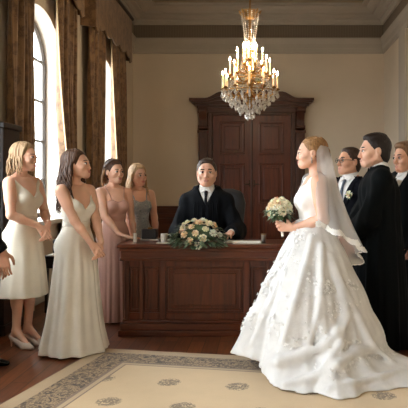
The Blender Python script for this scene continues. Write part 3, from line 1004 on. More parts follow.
class Figure:
    """one body in its own frame: facing -Y, left hand side at +X, feet at z=0"""
    def __init__(s, H=1.70, male=False, heel=0.0, head_yaw=0., head_pitch=0., head_roll=0., head_scale=1.04, seat=None, lean=0.0, build=1.0, slope=0.0):
        s.k = H/1.70; s.male = male; s.heel = heel; s.pr = []; s.seat = seat; s.build = build
        s.z0 = heel - (0 if seat is None else (.86*s.k - seat))
        s.lean = lean
        k = s.k
        s.hs = head_scale*k
        T = MAL_T if male else FEM_T
        s.torso = [(z*k+s.z0, cy*k + s.leany(z), rx*k*build, ry*k*build) for z, cy, rx, ry in T]
        zc = 1.588
        s.headc = np.array([0, -.012*k + s.leany(zc), zc*k+s.z0])
        s.HR = np.array((Matrix.Rotation(math.radians(head_yaw), 3, 'Z') @ Matrix.Rotation(math.radians(head_pitch), 3, 'X') @ Matrix.Rotation(math.radians(head_roll), 3, 'Y')))
        sw = .192 if male else .160
        s.sh = {i: np.array([i*sw*k*build*(1-slope*1.5), .008*k + s.leany(1.37), (1.362-slope if male else 1.366-slope)*k+s.z0]) for i in (-1, 1)}
        s.lim = []
    def leany(s, z):
        return -s.lean*max(0, z-.9)
    def H(s, p):
        return s.headc + s.HR @ (np.array(p, float)*s.hs)
    def pt(s, x, y, z):
        """a spot on the torso given for a 1.70 m figure"""
        return np.array([x*s.k*s.build, y*s.k + s.leany(z), z*s.k+s.z0])
    # ---- arms: side +1 left, -1 right
    def arm(s, side, wrist, hint, hand_dir, palm, curl=.5, spread=.0, thumb=.3, hand=True):
        k = s.k
        S = s.sh[side]; Wp = np.array(wrist, float)
        l1, l2 = .285*k*(1.06 if s.male else 1), .245*k*(1.06 if s.male else 1)
        v = Wp-S; L = np.linalg.norm(v)
        if L > (l1+l2)*.995:
            Wp = S + v/L*(l1+l2)*.995; v = Wp-S; L = np.linalg.norm(v)
        u = v/L
        a = (l1*l1-l2*l2+L*L)/(2*L); h = math.sqrt(max(l1*l1-a*a, 0))
        hn = np.array(hint, float); hn = hn-u*(hn@u); hn /= np.linalg.norm(hn)
        E = S+u*a+hn*h
        s.lim.append((side, S, E, Wp, np.array(hand_dir, float), np.array(palm, float), curl, spread, thumb, hand))
        return E
    def armdef(s):
        m = 1.18*s.build if s.male else 1.0
        return .050*s.k*m, .040*s.k*m, .036*s.k*m, .024*s.k*m
    def raster_arms(s, f, grow=0.0, hands=True, k=.015, sides=(-1, 1), upto=1.0):
        ra, rb, rc, rd = s.armdef()
        for (side, S, E, Wp, hd, pn, curl, spread, thumb, hand) in s.lim:
            if side not in sides: continue
            f.cone(S, E, ra+grow, rb+grow, k)
            f.cone(S+(E-S)*.12, S+(E-S)*.55, ra*1.03+grow, ra*.96+grow, k)
            f.cone(E, E+(Wp-E)*.35, rb*.97+grow, rc*1.08+grow, k)
            f.cone(E+(Wp-E)*.3, Wp, rc*1.05+grow, rd+grow, k)
            if hands and hand: s.hand(f, side, Wp, hd, pn, curl, spread, thumb)
    def hand(s, f, side, W, d, n, curl, spread, thumb):
        """d along the hand, n the way the palm faces"""
        q = s.k*(1.06 if s.male else .98)
        d = d/np.linalg.norm(d); n = n-d*(n@d); n /= np.linalg.norm(n)
        t = np.cross(n, d)*(1 if side > 0 else -1)      # towards the thumb
        f.cone(W-d*.02*q, W+d*.02*q, .023*q, .022*q, .01)
        base = W + d*.012*q
        spec = [(.030, .090, .076, .0088), (.010, .094, .084, .0092), (-.011, .090, .078, .0088), (-.031, .082, .062, .0078)]
        for j, (o, m, L, r) in enumerate(spec):
            kn = base + d*m*q + t*o*q
            f.cone(base+t*o*.55*q, kn, .0135*q, .0115*q, .010)
            dd, nn = d + t*spread*(1.2-j)*.3, n
            dd = dd/np.linalg.norm(dd)
            p = kn; c = curl*(.85+.12*j)
            for seg, fr in enumerate((.45, .31, .24)):
                a = c*(.75 if seg == 0 else 1.0)
                nd = dd*math.cos(a) + nn*math.sin(a); nn = nn*math.cos(a) - dd*math.sin(a); dd = nd
                e = p + dd*L*fr*q
                f.cone(p, e, r*q*(1-.08*seg), r*q*(.94-.08*seg), .003)
                p = e
        a = base + t*.022*q + d*.012*q + n*.006*q
        b = a + (d*.55+t*.72*(1-thumb*.5)+n*(.2+thumb*.5))/1.0*.042*q
        c_ = b + (d*.85+t*.3*(1-thumb)+n*(.15+thumb*.4))*.034*q
        e = c_ + (d*.95+n*thumb*.5-t*.1*thumb)*.026*q
        f.cone(a, b, .015*q, .0115*q, .008); f.cone(b, c_, .0112*q, .0098*q, .004); f.cone(c_, e, .0098*q, .0075*q, .003)
    # ---- head and neck
    def raster_head(s, f):
        H, R, h = s.H, s.HR, s.hs
        m = s.male
        nb = s.pt(0, .022, 1.40)
        f.cone(H((0, .022, -.07)), nb, (.054 if m else .042)*h, (.058 if m else .045)*s.k, .02)
        for i in (-1, 1):
            a = s.sh[i]*.82 + nb*.18
            f.cone(nb+np.array([i*.02, .012, .035])*s.k, np.array([a[0], a[1]+.005, a[2]+.002]), .036*s.k*(1.2 if m else 1), .036*s.k*(1.15 if m else 1), .03)
        e = lambda c, r, k=.012, op='u': f.ell(H(c), np.array(r)*h, R, k*h, op)
        c = lambda a, b, ra, rb, k=.01, op='u': f.cone(H(a), H(b), ra*h, rb*h, k*h, op)
        e((0, .020, .030), (.074, .094, .086))
        e((0, -.030, -.012), (.064, .062, .090), .03)
        w = 1.0 if m else .86
        for i in (-1, 1):
            c((i*.054*w, .004, -.052), (i*.024*w, -.062, -.094), .022, .019, .025)
            e((i*.036, -.060, -.030), (.026, .026, .024), .02)
            c((i*.012, -.086, .020), (i*.044, -.068, .019), .0105 if m else .0085, .010 if m else .008, .012)
        e((0, -.071, -.091), (.024*w+.004, .026, .021), .02)
        e((0, -.070, -.068), (.030, .028, .024), .02)
        for i in (-1, 1):
            e((i*.0315, -.098, .001), (.015, .013, .010), .014, 's')
            e((i*.0315, -.0800, .0055), (.0150, .0140, .0085), .004); e((i*.0315, -.0800, -.0055), (.0145, .0132, .0060), .004)
        ny = 0 if m else .006
        c((0, -.088, .012), (0, -.106+ny, -.030), .0085, .0112 if m else .0098, .010)
        e((0, -.108+ny, -.035), (.0125, .0120, .010) if m else (.011, .0105, .009), .006)
        for i in (-1, 1): e((i*.0115, -.100, -.040), (.0085, .010, .0075), .006)
        e((0, -.096, -.0625), (.021, .0105, .0052), .004)
        e((0, -.095, -.0725), (.018, .0105, .0062), .004)
        c((-.019, -.101, -.067), (.019, -.101, -.067), .0022, .0022, .003, 's')
        for i in (-1, 1):
            e((i*.075, .010, -.008), (.011, .019, .031), .006)
            e((i*.083, .006, -.006), (.006, .010, .018), .005, 's')
    def raster_torso(s, f, grow=0.0, k=.03):
        f.stack(s.torso, k, grow=grow)
        K = s.k
        if not s.male:
            for i in (-1, 1):
                f.ell(s.pt(i*.066, -.074, 1.215), np.array([.062, .052, .060])*K+grow, None, .03)
                f.ell(s.pt(i*.075, .060, .875), np.array([.085, .075, .09])*K+grow, None, .04)
        for i in (-1, 1):
            f.cone(s.sh[i]*np.array([.72, 1, 1])+np.array([0, 0, -.012]), s.sh[i]+np.array([0, 0, -.006]), .055*K*(1.15 if s.male else .95)+grow, .048*K*(1.2 if s.male else .98)+grow, .03)
    def raster_legs(s, f, grow=0.0, stance=.075):
        K = s.k; z0 = s.z0
        for i in (-1, 1):
            hip = s.pt(i*.082, .005, .84)
            if s.seat is None:
                kn = np.array([i*stance*K, -.012, .475*K+z0]); an = np.array([i*stance*.92*K, .018, .085*K+s.heel])
            else:
                kn = np.array([i*.11*K, hip[1]-.43*K, s.seat+.02]); an = np.array([i*.11*K, hip[1]-.38*K, .085*K])
            f.cone(hip, kn, .086*K+grow, .053*K+grow, .03)
            f.cone(kn, an, .050*K+grow, .034*K+grow, .02)
            c = kn+(an-kn)*.3; c[1] += .018*K
            f.ell(c, np.array([.046, .050, .10])*K+grow, None, .03)
            if grow == 0:
                toe = np.array([an[0]+i*.015, an[1]-.155*K, .022])
                f.cone(an, np.array([an[0], an[1]+.03*K, .03+s.heel*.9]), .034*K, .028*K, .02)
                f.cone(an+np.array([0, -.01, -.015]), toe, .034*K, .019*K, .02)
    def bounds(s, pad=.05):
        pts = [s.headc+np.array([0, 0, .18]), s.headc-np.array([0, 0, .2])]
        for l in s.lim:
            for p in (l[1], l[2], l[3], l[3]+l[4]/np.linalg.norm(l[4])*.2): pts.append(p)
        pts += [np.array([.22*s.k, .2, 0]), np.array([-.22*s.k, -.22, 0])]
        if s.seat is not None: pts.append(np.array([0, -.62*s.k, .3]))
        pts = np.array(pts)
        return pts.min(0)-pad-.02, pts.max(0)+pad+.02
    def body(s, skin_mat, lip_mat, h=.0055, legs=True):
        lo, hi = s.bounds()
        lo[2] = -.005
        zh = s.headc[2]
        fine = [(zh-.13*s.hs/1.0, zh+.06, .0036)]
        for l in s.lim: fine.append((l[3][2]-.12, l[3][2]+.06, .0048))
        f = Field(lo, hi, h, fine)
        s.raster_torso(f)
        if legs: s.raster_legs(f)
        s.raster_arms(f, hands=False)
        s.raster_head(f)
        for (side, S, E, Wp, hd, pn, curl, spread, thumb, hand) in s.lim:
            if hand: s.hand(f, side, Wp, hd, pn, curl, spread, thumb)
        me = f.mesh('person')
        me.materials.append(skin_mat); me.materials.append(lip_mat)
        c = (centers(me)-s.headc) @ s.HR / s.hs
        li = ((c[:, 0]/.0205)**2 + ((c[:, 2]+.0672)/.0100)**2 < 1) & (c[:, 1] < -.088)
        me.polygons.foreach_set('material_index', li.astype(np.int32))
        return me
    def face_parts(s, root, brow_mat, iris=None):
        h = s.hs
        R = Matrix([list(r) for r in s.HR])
        for i in (-1, 1):
            m = MB()
            c = Vector(s.H((i*.0315, -.0830, .0)))
            m.ball(c, (.0132*h, .0135*h, .0092*h), 2, 0, R.to_4x4())
            # the iris, a small disc-like cap on the front of the ball
            m.ball(Vector(s.H((i*.0315, -.0940, .0))), (.0078*h, .0046*h, .0074*h), 2, 1, R.to_4x4())
            m.build('eye', [M['eye_white'], iris or M['iris']], root, 180)
            m = MB()
            w = 1.1 if s.male else .78
            # upper lid and lashes
            m.tube([s.H((i*(.0185+.0265*u), -.0965+.006*abs(u-.45)*2+.005*u, .0050+.0045*math.sin(PI*min(1, u*1.05)))) for u in (0, .2, .4, .6, .8, 1)], [.0016*h, .0028*h, .0034*h, .0034*h, .0028*h, .0014*h], 5)
            m.build('lashes', brow_mat, root, 180)
            m = MB()
            m.tube([s.H((i*(.014+.036*u), -.0945+.024*u*u+.003*u, .0235+.0055*math.sin(PI*.72*u+.35)-.0015-.0035*u)) for u in (0, .25, .5, .75, 1)], [.0034*w*h, .0046*w*h, .0046*w*h, .0038*w*h, .002*h], 6)
            m.build('eyebrow', brow_mat, root, 180)

def to_local(base, yaw, W):
    v = Vector(W)-Vector(base)
    return np.array(Matrix.Rotation(-yaw, 3, 'Z') @ v)

def locks(name, paths, mat, parent, r0=.011, taper=.35, seg=6):
    """hair as separate strands of one head of hair: each path a list of points"""
    m = MB()
    for p in paths:
        n = len(p)
        rr = [r0*(.55+.45*math.sin(PI*min(1, .25+u/(n-1)*.75)))*(1-(1-taper)*(u/(n-1))**2) for u in range(n)]
        m.tube(p, rr, seg, 0, .62)
    return m.build(name, mat, parent, 180)

def shoe(root, fig, i, mat, name='shoe', heel=0.0, stance=.075, pump=False, ext=0.0):
    K = fig.k
    ax, ay = i*stance*.92*K, .018
    f = Field((ax-.08, ay-.25*K, -.002), (ax+.08, ay+.10, .16+heel), .0065)
    toe = np.array([ax+i*.016, ay-(.185+ext)*K, .020])
    ball = np.array([ax+i*.010, ay-.11*K, .026])
    hl = np.array([ax, ay+.035*K, .03+heel*.95])
    f.cone(hl, ball, .036*K, .040*K, .02); f.cone(ball, toe, .041*K, .020*K, .02)
    if not pump:
        f.cone(np.array([ax, ay+.02, .04+heel]), np.array([ax, ay, .095+heel]), .044*K, .046*K, .02)
    f.cut(lambda X, Y, Z: .002-Z + 0*X + 0*Y)
    if pump:
        f.cut(lambda X, Y, Z: np.where((Y > ay-.125*K) & (Z > .04+heel*.9*np.clip((Y-ay+.12)/.16, 0, 1)) & (abs(X-ax) < .03) & (Y < ay+.045), .01, -1))
        f.cone((ax, ay+.05*K, .03+heel*.8), (ax, ay+.055*K, .006), .014, .006, .012)
    return link(name, f.mesh('shoe'), mat, root)
from mathutils.bvhtree import BVHTree
R_ = math.radians
M['hair_blonde'] = hair_mat('hair_blonde', srgb(126, 98, 70), srgb(182, 152, 116))
M['hair_blonde2'] = hair_mat('hair_light_blonde', srgb(148, 114, 78), srgb(208, 174, 130))
M['hair_dark'] = hair_mat('hair_dark_brown', srgb(44, 28, 20), srgb(92, 62, 42))
M['hair_brown'] = hair_mat('hair_brown', srgb(40, 27, 19), srgb(70, 48, 33))
M['hair_gold'] = hair_mat('hair_golden_brown', srgb(110, 76, 46), srgb(176, 132, 84))
M['hair_black'] = hair_mat('hair_black_brown', srgb(22, 16, 13), srgb(46, 33, 26))
M['hair_tip'] = hair_mat('hair_lightened', srgb(128, 92, 62), srgb(190, 150, 108))
M['hair_sandy'] = hair_mat('hair_sandy', srgb(84, 58, 38), srgb(140, 102, 68))
M['brow'] = plain('brow_brown', srgb(64, 44, 32), .6)
M['brow_d'] = plain('brow_dark', srgb(40, 28, 22), .6)
M['cream'] = cloth('cream_crepe', srgb(226, 216, 196))
M['ivory'] = cloth('ivory_chiffon', srgb(232, 226, 212))
M['rose'] = cloth('dusty_rose_chiffon', srgb(198, 154, 138))
M['white_cloth'] = cloth('white_cotton', srgb(234, 232, 228))
M['robe'] = cloth('black_robe', srgb(13, 15, 19), .8, .0)
M['robe2'] = cloth('black_green_robe', srgb(5, 8, 9), .85, .0)
M['suit'] = cloth('navy_suit', srgb(12, 14, 21), .8, .0)
M['suit2'] = cloth('charcoal_suit', srgb(15, 14, 15), .7, .03)
M['shoe_black'] = plain('black_shoe', srgb(18, 15, 14), .2)
M['shoe_nude'] = plain('pale_pump', srgb(206, 186, 168), .3)
M['tie'] = cloth('black_tie', srgb(18, 19, 24), .4)
M['tie2'] = cloth('slate_tie', srgb(62, 70, 84), .4)
M['gold'] = plain('gold', srgb(200, 160, 90), .25, .9)
def floral():
    t = NT('blue_grey_floral')
    v = t.coord()
    n = t.noise(v, 22, 4, .6, 1.5); n2 = t.noise(v, 60, 3)
    t.color(t.ramp(t.math('ADD', t.math('MULTIPLY', n, .8), t.math('MULTIPLY', n2, .25)), [(.38, srgb(96, 106, 112)), (.5, srgb(168, 176, 178)), (.58, srgb(122, 132, 138)), (.68, srgb(206, 208, 204))]))
    t.set(Roughness=.7); return t.m
M['floral'] = floral()

def bvh(me):
    n = len(me.vertices); v = np.empty(n*3, np.float32); me.vertices.foreach_get('co', v)
    q = np.empty(len(me.polygons)*4, np.int32); me.loops.foreach_get('vertex_index', q)
    return BVHTree.FromPolygons(v.reshape(n, 3).tolist(), q.reshape(-1, 4).tolist())

def hug(tree, p, gap, only_inside=True):
    co, n, i, d = tree.find_nearest(Vector(p))
    if co is None: return Vector(p)
    s = (Vector(p)-co).dot(n)
    if s < gap or not only_inside: return co + n*gap
    return Vector(p)

def hair_cap(fig, mat, parent, z_=(.088, .075, .04, .0, -.025, -.036, -.085, -.10), y_=(-.3, -.056, -.046, -.028, -.012, .03, .055, .3), thick=1.0, extra=(), h=.0048, nape=-.09, name='hair', rough=.0):
    c = fig.headc
    f = Field(c-.20, c+.20, h)
    r = np.array([.0815, .1025, .093])*thick
    f.ell(fig.H((0, .022, .033)), r*fig.hs, fig.HR)
    f.ell(fig.H((0, .045, -.03)), np.array([.066, .066, .075])*fig.hs*thick, fig.HR, .02)
    for cc, rr in extra: f.ell(fig.H(cc), np.array(rr)*fig.hs, fig.HR, .02)
    R, hs = fig.HR, fig.hs
    zi = np.array(z_[::-1]); yi = np.array(y_[::-1])
    def keep(X, Y, Z):
        a, b, d = (X-c[0])/hs, (Y-c[1])/hs, (Z-c[2])/hs
        x = R[0, 0]*a+R[1, 0]*b+R[2, 0]*d; y = R[0, 1]*a+R[1, 1]*b+R[2, 1]*d; z = R[0, 2]*a+R[1, 2]*b+R[2, 2]*d
        yl = np.interp(z, zi, yi)
        e = np.maximum(yl-y, nape-z)*.6
        # leave the ears free
        ear = .024-np.sqrt((np.abs(x)-.082)**2*.5+(y-.004)**2+((z+.012)*.8)**2)
        e = np.maximum(e, ear*.8)
        return e*hs
    f.cut(keep)
    if rough:
        f.add(lambda X, Y, Z: rough*np.sin(X*310+Z*120+np.sin(Y*90)*1.5)*np.sin(Y*140+Z*160))
    return link(name, f.mesh('hair'), mat, parent)

def flow(fig, n, tree, az=(-115, 115), length=lambda a: .35, wave=.012, lam=.13, out=.03, gap=.010, seed=1, part=0.0, thick=1.0, front_to=100, fore=0.0):
    rs = random.Random(seed)
    paths = []
    c0 = np.array([0, .022, .033]); r = np.array([.083, .104, .094])*thick
    for i in range(n):
        a0 = az[0] + (az[1]-az[0])*(i+rs.random())/n
        sg = 1 if a0 >= 0 else -1
        a1 = sg*min(abs(a0), front_to)
        P0 = R_(rs.uniform(8, 42)); P1 = R_(rs.uniform(92, 112))
        lay = 1.0 + rs.uniform(-.03, .05)
        pts = []
        for j in range(8):
            t = j/7
            a = R_(a0+(a1-a0)*t); p = P0+(P1-P0)*t
            q = c0 + r*lay*np.array([math.sin(p)*math.sin(a), math.sin(p)*math.cos(a), math.cos(p)]) + np.array([part*(1-t), 0, 0])
            pts.append(Vector(fig.H(q)))
        L = length(a1)*rs.uniform(.86, 1.06)
        e = pts[-1]; hc = Vector(fig.H((0, .022, e.z*0)))
        o = Vector((e.x-fig.headc[0], e.y-fig.headc[1], 0)); o.normalize()
        tn = Vector((-o.y, o.x, 0))
        ph = rs.uniform(0, 6.28); m = max(5, int(L/.028))
        la = lam*rs.uniform(.85, 1.2)
        for j in range(1, m+1):
            t = j/m; s = L*t
            w = wave*min(1, t*3)
            p = e + Vector((0, 0, -s)) + o*(out*math.sin(PI*min(1, t*.7))+ w*.6*math.sin(2*PI*s/la+ph+1.2)) + tn*(w*math.sin(2*PI*s/la+ph)) + Vector((0, -fore*t, 0))
            if tree is not None: p = hug(tree, p, gap*(1+rs.random()))
            pts.append(p)
        paths.append(pts)
    return paths

def dress_top(f, fig, grow, keep):
    fig.raster_torso(f, grow)
    f.cut(keep)

def vneck(fig, zv, sl, zb, xa, ztop=9.0, half=None):
    k, z0 = fig.k, fig.z0
    def keep(X, Y, Z):
        z = (Z-z0)/k; x = np.abs(X)/k; y = Y/k
        fr = (z-zv-sl*x)*.6
        d = np.where(y < .03, fr, z-zb+0*x)
        xa_ = np.where(z > 1.24, xa + np.clip((1.36-z), 0, .12)*.28, .5)
        return np.maximum(np.maximum(d, (x-xa_)+0*y), z-ztop)*k
    return keep

def straight_top(fig, zf, zb):
    k, z0 = fig.k, fig.z0
    def keep(X, Y, Z):
        z = (Z-z0)/k; x = np.abs(X)/k; y = Y/k
        lim = np.where(y < .01, zf + .022*np.exp(-((x-.07)/.035)**2), zb)
        return np.maximum(z-lim, np.where(z > 1.22, x-.150, -1)+0*y)*k
    return keep

def skirt_rows(fig, rows):
    k, z0 = fig.k, fig.z0
    return [(max(.008, z*k+z0) if z > .1 else z, cy*k, rx*k, ry*k) for z, cy, rx, ry in rows]

def gown(fig, root, name, mat, keep, rows, nfold, amp, grow=.009, h=.0075, phase=0.0, waist=1.05):
    rr = skirt_rows(fig, rows)
    zt, zb = rr[-1][0], rr[0][0]
    R = max(max(q[2], q[3]) for q in rr)+.07
    f = Field((-max(R, .28), -max(R, .28), zb-.02), (max(R, .28), max(R, .28), 1.52*fig.k+fig.z0), h, [(zb-.1, .8, h*1.5)])
    dress_top(f, fig, grow, keep)
    def fold(th, Z):
        t = np.clip((zt-Z)/(zt-zb), 0, 1)
        return amp*t**.8*(.6*np.sin(nfold*th+phase+.8*np.sin(3*th)) + .4*np.sin((nfold*1.7)//1*th+1.3+phase+.5*np.sin(2*th+Z*2)))
    f.stack(rr, .025, fn=fold)
    return link(name, f.mesh('gown'), mat, root)

def waistband(fig, root, mat, z, hgt, grow=.013):
    f = Field((-.26, -.22, (z-.08)*fig.k+fig.z0), (.26, .22, (z+.08)*fig.k+fig.z0), .006)
    f.stack(fig.torso, .02, grow=grow)
    zc = z*fig.k+fig.z0
    f.cut(lambda X, Y, Z: np.abs(Z-zc)-hgt/2+0*X+0*Y)
    return link('waistband', f.mesh('waistband'), mat, root)

def person(label, base, yaw, group=None):
    return thing('person', label, 'person', base, yaw, group)

# ================================================================== guest in a short cream dress
def guest_short():
    base = (-2.13, 5.54, 0); yaw = R_(68)
    root = person('blonde woman in a knee-length cream sleeveless dress with hands clasped', base, yaw)
    f = Figure(1.73, heel=.07, head_yaw=12, head_pitch=2, head_scale=1.06)
    f.arm(-1, (-.045, -.215, 1.075), (-.8, .6, -.3), (.42, -.35, -.75), (.5, .75, 0), .55)
    f.arm(1, (.055, -.225, 1.085), (.8, .6, -.3), (-.45, -.25, -.8), (-.3, .9, 0), .5)
    me = f.body(M['skin_fair'], M['lip']); link('body', me, None, root); T = bvh(me)
    f.face_parts(root, M['brow'])
    gown(f, root, 'dress', M['cream'], vneck(f, 1.235, 1.15, 1.40, .150), [(.375, .0, .215, .19), (.55, .0, .20, .175), (.75, .004, .185, .155), (.90, .008, .168, .125), (1.03, .0, .116, .088)], 7, .012)
    waistband(f, root, M['cream'], 1.06, .03)
    hair_cap(f, M['hair_blonde'], root, thick=1.02)
    ps = flow(f, 80, T, (-150, 150), lambda a: .20 if abs(a) < 60 else .155, .014, .15, .022, seed=3, front_to=112)
    locks('hair', ps, M['hair_blonde'], root, .0125)
    for i in (-1, 1): shoe(root, f, i, M['shoe_nude'], 'shoe', .07, pump=True)
guest_short()

# ================================================================== guest in a long ivory gown
def guest_long():
    base = (-1.60, 5.34, 0); yaw = R_(58)
    root = person('woman with long wavy dark hair in a floor-length ivory gown', base, yaw)
    f = Figure(1.67, heel=.05, head_yaw=22, head_pitch=-6, head_scale=1.10)
    f.arm(-1, (-.035, -.235, .935), (-.8, .6, -.3), (.42, -.38, -.75), (.5, .75, 0), .55)
    f.arm(1, (.060, -.235, .945), (.8, .6, -.3), (-.45, -.3, -.8), (-.3, .9, 0), .5)
    me = f.body(M['skin_fair'], M['lip'], legs=False); link('body', me, None, root); T = bvh(me)
    f.face_parts(root, M['brow_d'])
    gown(f, root, 'gown', M['ivory'], vneck(f, 1.20, 1.1, 1.38, .148), [(.018, .03, .30, .29), (.12, .03, .265, .25), (.40, .02, .225, .20), (.70, .01, .195, .165), (.90, .008, .170, .128), (1.03, .0, .118, .090)], 9, .026, phase=1.0)
    waistband(f, root, M['ivory'], 1.075, .045)
    hair_cap(f, M['hair_dark'], root, thick=1.04)
    ps = flow(f, 110, T, (-140, 140), lambda a: .40 if abs(a) < 70 else .30, .019, .12, .035, seed=5, front_to=100)
    locks('hair', ps, M['hair_dark'], root, .0135)
guest_long()

# ================================================================== guest in a rose dress, hand on the desk
def guest_rose():
    base = (-1.565, 6.56, 0); yaw = R_(38)
    root = person('woman in a dusty rose strapped dress resting a hand on the desk', base, yaw)
    f = Figure(1.66, heel=.03, head_yaw=8, head_pitch=2, head_scale=1.08)
    w = to_local(base, yaw, (-1.46, 6.31, .944))
    hd = np.array(Matrix.Rotation(-yaw, 3, 'Z') @ Vector((.9, -.25, -.22)))
    f.arm(-1, w, (-.8, .5, 0), hd, (0, 0, -1), .10, .4)
    f.arm(1, (.20, -.08, .83), (.5, 1, 0), (0, -.2, -1), (-1, 0, 0), .3)
    me = f.body(M['skin_fair'], M['lip'], legs=False); link('body', me, None, root); T = bvh(me)
    f.face_parts(root, M['brow_d'])
    gown(f, root, 'dress', M['rose'], straight_top(f, 1.265, 1.22), [(.012, .01, .172, .168), (.3, .01, .168, .16), (.65, .008, .166, .145), (.90, .01, .160, .128), (1.03, .0, .118, .090)], 13, .010)
    waistband(f, root, M['rose'], 1.09, .05)
    for i in (-1, 1):
        pts = []
        for u in range(11):
            a = PI*u/10
            p = f.pt(i*(.072+.03*math.sin(a)), -.12*math.cos(a), 1.25+.17*math.sin(a))
            pts.append(hug(T, p, .004, False))
        m = MB(); m.tube(pts, .0055, 6, 0, .5); m.build('strap', M['rose'], root, 180)
    hair_cap(f, M['hair_dark'], root, thick=1.04, extra=(((0, .085, -.03), (.05, .04, .05)),))
    ps = flow(f, 34, T, (-70, 40), lambda a: .20, .016, .12, .02, seed=8)
    ps = [[q for q in p[3:]] for p in ps]
    locks('hair_ends', ps, M['hair_tip'], root, .012)
    ps = flow(f, 40, None, (-150, 150), lambda a: .03, .0, .12, .0, seed=9, front_to=60, thick=1.03)
    locks('hair_strands', ps, M['hair_dark'], root, .011)
    for i in (-1, 1):
        m = MB(); m.ball(Vector(f.H((i*.079, -.002, -.045))), .006, 2); m.build('earring', M['gold'], root, 180)
guest_rose()

# ================================================================== guest in a floral dress
def guest_floral():
    base = (-1.405, 7.02, 0); yaw = R_(32)
    root = person('blonde long-haired woman in a blue-grey floral dress behind the desk end', base, yaw)
    f = Figure(1.63, heel=.03, head_yaw=12, head_pitch=3, head_roll=-4, head_scale=1.06)
    f.arm(-1, (-.12, -.18, .86), (-.6, .8, 0), (.3, -.5, -.8), (.6, .6, 0), .4)
    f.arm(1, (.17, -.13, .84), (.7, .8, 0), (-.2, -.4, -.9), (-.8, .5, 0), .4)
    me = f.body(M['skin_fair'], M['lip'], legs=False); link('body', me, None, root); T = bvh(me)
    f.face_parts(root, M['brow'])
    gown(f, root, 'dress', M['floral'], straight_top(f, 1.275, 1.23), [(.012, .01, .19, .18), (.4, .01, .18, .16), (.90, .01, .165, .128), (1.03, .0, .118, .090)], 9, .012)
    for i in (-1, 1):
        pts = []
        for u in range(11):
            a = PI*u/10
            pts.append(hug(T, f.pt(i*(.072+.03*math.sin(a)), -.12*math.cos(a), 1.25+.17*math.sin(a)), .004, False))
        m = MB(); m.tube(pts, .007, 6, 0, .5); m.build('strap', M['floral'], root, 180)
    hair_cap(f, M['hair_blonde2'], root, thick=1.03)
    ps = flow(f, 90, T, (-145, 145), lambda a: .33 if abs(a) < 70 else .27, .014, .16, .025, seed=12, front_to=104)
    locks('hair', ps, M['hair_blonde2'], root, .0125)
guest_floral()

# ------------------------------------------------------------------ menswear
def v_open(fig, zlow, ztop, wtop, ymax=-.02):
    k, z0 = fig.k, fig.z0
    def keep(X, Y, Z):
        z = (Z-z0)/k; x = np.abs(X)/k
        w = np.clip((z-zlow)/(ztop-zlow), 0, 1.3)*wtop
        return np.where((Y/k < ymax) & (z > zlow), (w-x)*.8, -1.0)*k
    return keep

def shirt_front(fig, root, mat, grow=.012, zlow=1.10):
    k, z0 = fig.k, fig.z0
    f = Field((-.22*k*1.2, -.30, (zlow-.03)*k+z0), (.22*k*1.2, .22, 1.56*k+z0), .0065)
    fig.raster_torso(f, grow)
    nb = fig.pt(0, .022, 1.40)
    f.cone(fig.H((0, .022, -.085)), nb, .0605*fig.hs, .070*fig.k, .02)
    hz = fig.H((0, 0, -.112))[2]
    f.cut(lambda X, Y, Z: np.maximum(np.abs(X)-.115*k, np.maximum(Z-(hz+.012+.25*np.clip(Y+.06, -.1, .1)), zlow*k+z0-Z)))
    return link('shirt', f.mesh('shirt'), mat, root)

def collar(fig, root, mat):
    """turned-down collar points"""
    m = MB()
    for i in (-1, 1):
        a = fig.pt(i*.006, -.052, 1.432); b = fig.pt(i*.058, -.020, 1.462); c = fig.pt(i*.050, -.082, 1.398); d = fig.pt(i*.012, -.078, 1.418)
        n = Vector((0, -.010, .002))
        P0 = [Vector(q) for q in (a, b, c, d)]
        A = [m.bm.verts.new(q) for q in P0]; B = [m.bm.verts.new(q+n) for q in P0]
        m.bm.faces.new(A); m.bm.faces.new(list(reversed(B)))
        for q in range(4): m.bm.faces.new((A[q], B[q], B[(q+1) % 4], A[(q+1) % 4]))
    return m.build('collar', mat, root)

def tie(fig, root, mat, T, gap=.022, zend=1.02):
    m = MB()
    zs = [1.418, 1.405, 1.385, 1.36, 1.30, 1.22, 1.12, zend]
    pts = []
    for z in zs:
        p = fig.pt(0, -.3, z); h = T.ray_cast(Vector(p), Vector((0, 1, 0)))
        y = h[0].y-gap if h[0] is not None else fig.pt(0, -.1, z)[1]
        pts.append(Vector((0, y, p[2])))
    m.tube(pts, [.016, .020, .017, .013, .018, .024, .030, .034], 8, 0, .35)
    return m.build('tie', mat, root, 60)

def jacket(fig, root, mat, zlow=1.08, hem=.80, grow=.020, arms=.018, wtop=.085, h=.0075, name='jacket'):
    k, z0 = fig.k, fig.z0
    lo, hi = fig.bounds(.08); lo[2] = hem*k+z0-.03; hi[2] = 1.50*k+z0
    for l in fig.lim: lo[2] = min(lo[2], l[3][2]-.08)
    f = Field(lo, hi, h)
    fig.raster_torso(f, grow)
    f.cut(v_open(fig, zlow, 1.42, wtop))
    f.cut(lambda X, Y, Z: hem*k+z0-Z+0*X+0*Y)
    for l in fig.lim:
        l2 = list(l)
    fig.raster_arms(f, arms, hands=False)
    for (side, S, E, Wp, hd, pn, *_r) in fig.lim:
        u = (Wp-E)/np.linalg.norm(Wp-E)
        b = Wp+u*.03
        # square cuff end
        c = Wp+u*.002
        f.cut(lambda X, Y, Z, c=c, u=u: np.where((X-c[0])**2+(Y-c[1])**2+(Z-c[2])**2 < .085**2, (X-c[0])*u[0]+(Y-c[1])*u[1]+(Z-c[2])*u[2], -1.0))
    f.add(lambda X, Y, Z: .0025*np.sin(X*60+Z*35+np.sin(Z*22)*2)*np.sin(Y*50+Z*48))
    return link(name, f.mesh('jacket'), mat, root)

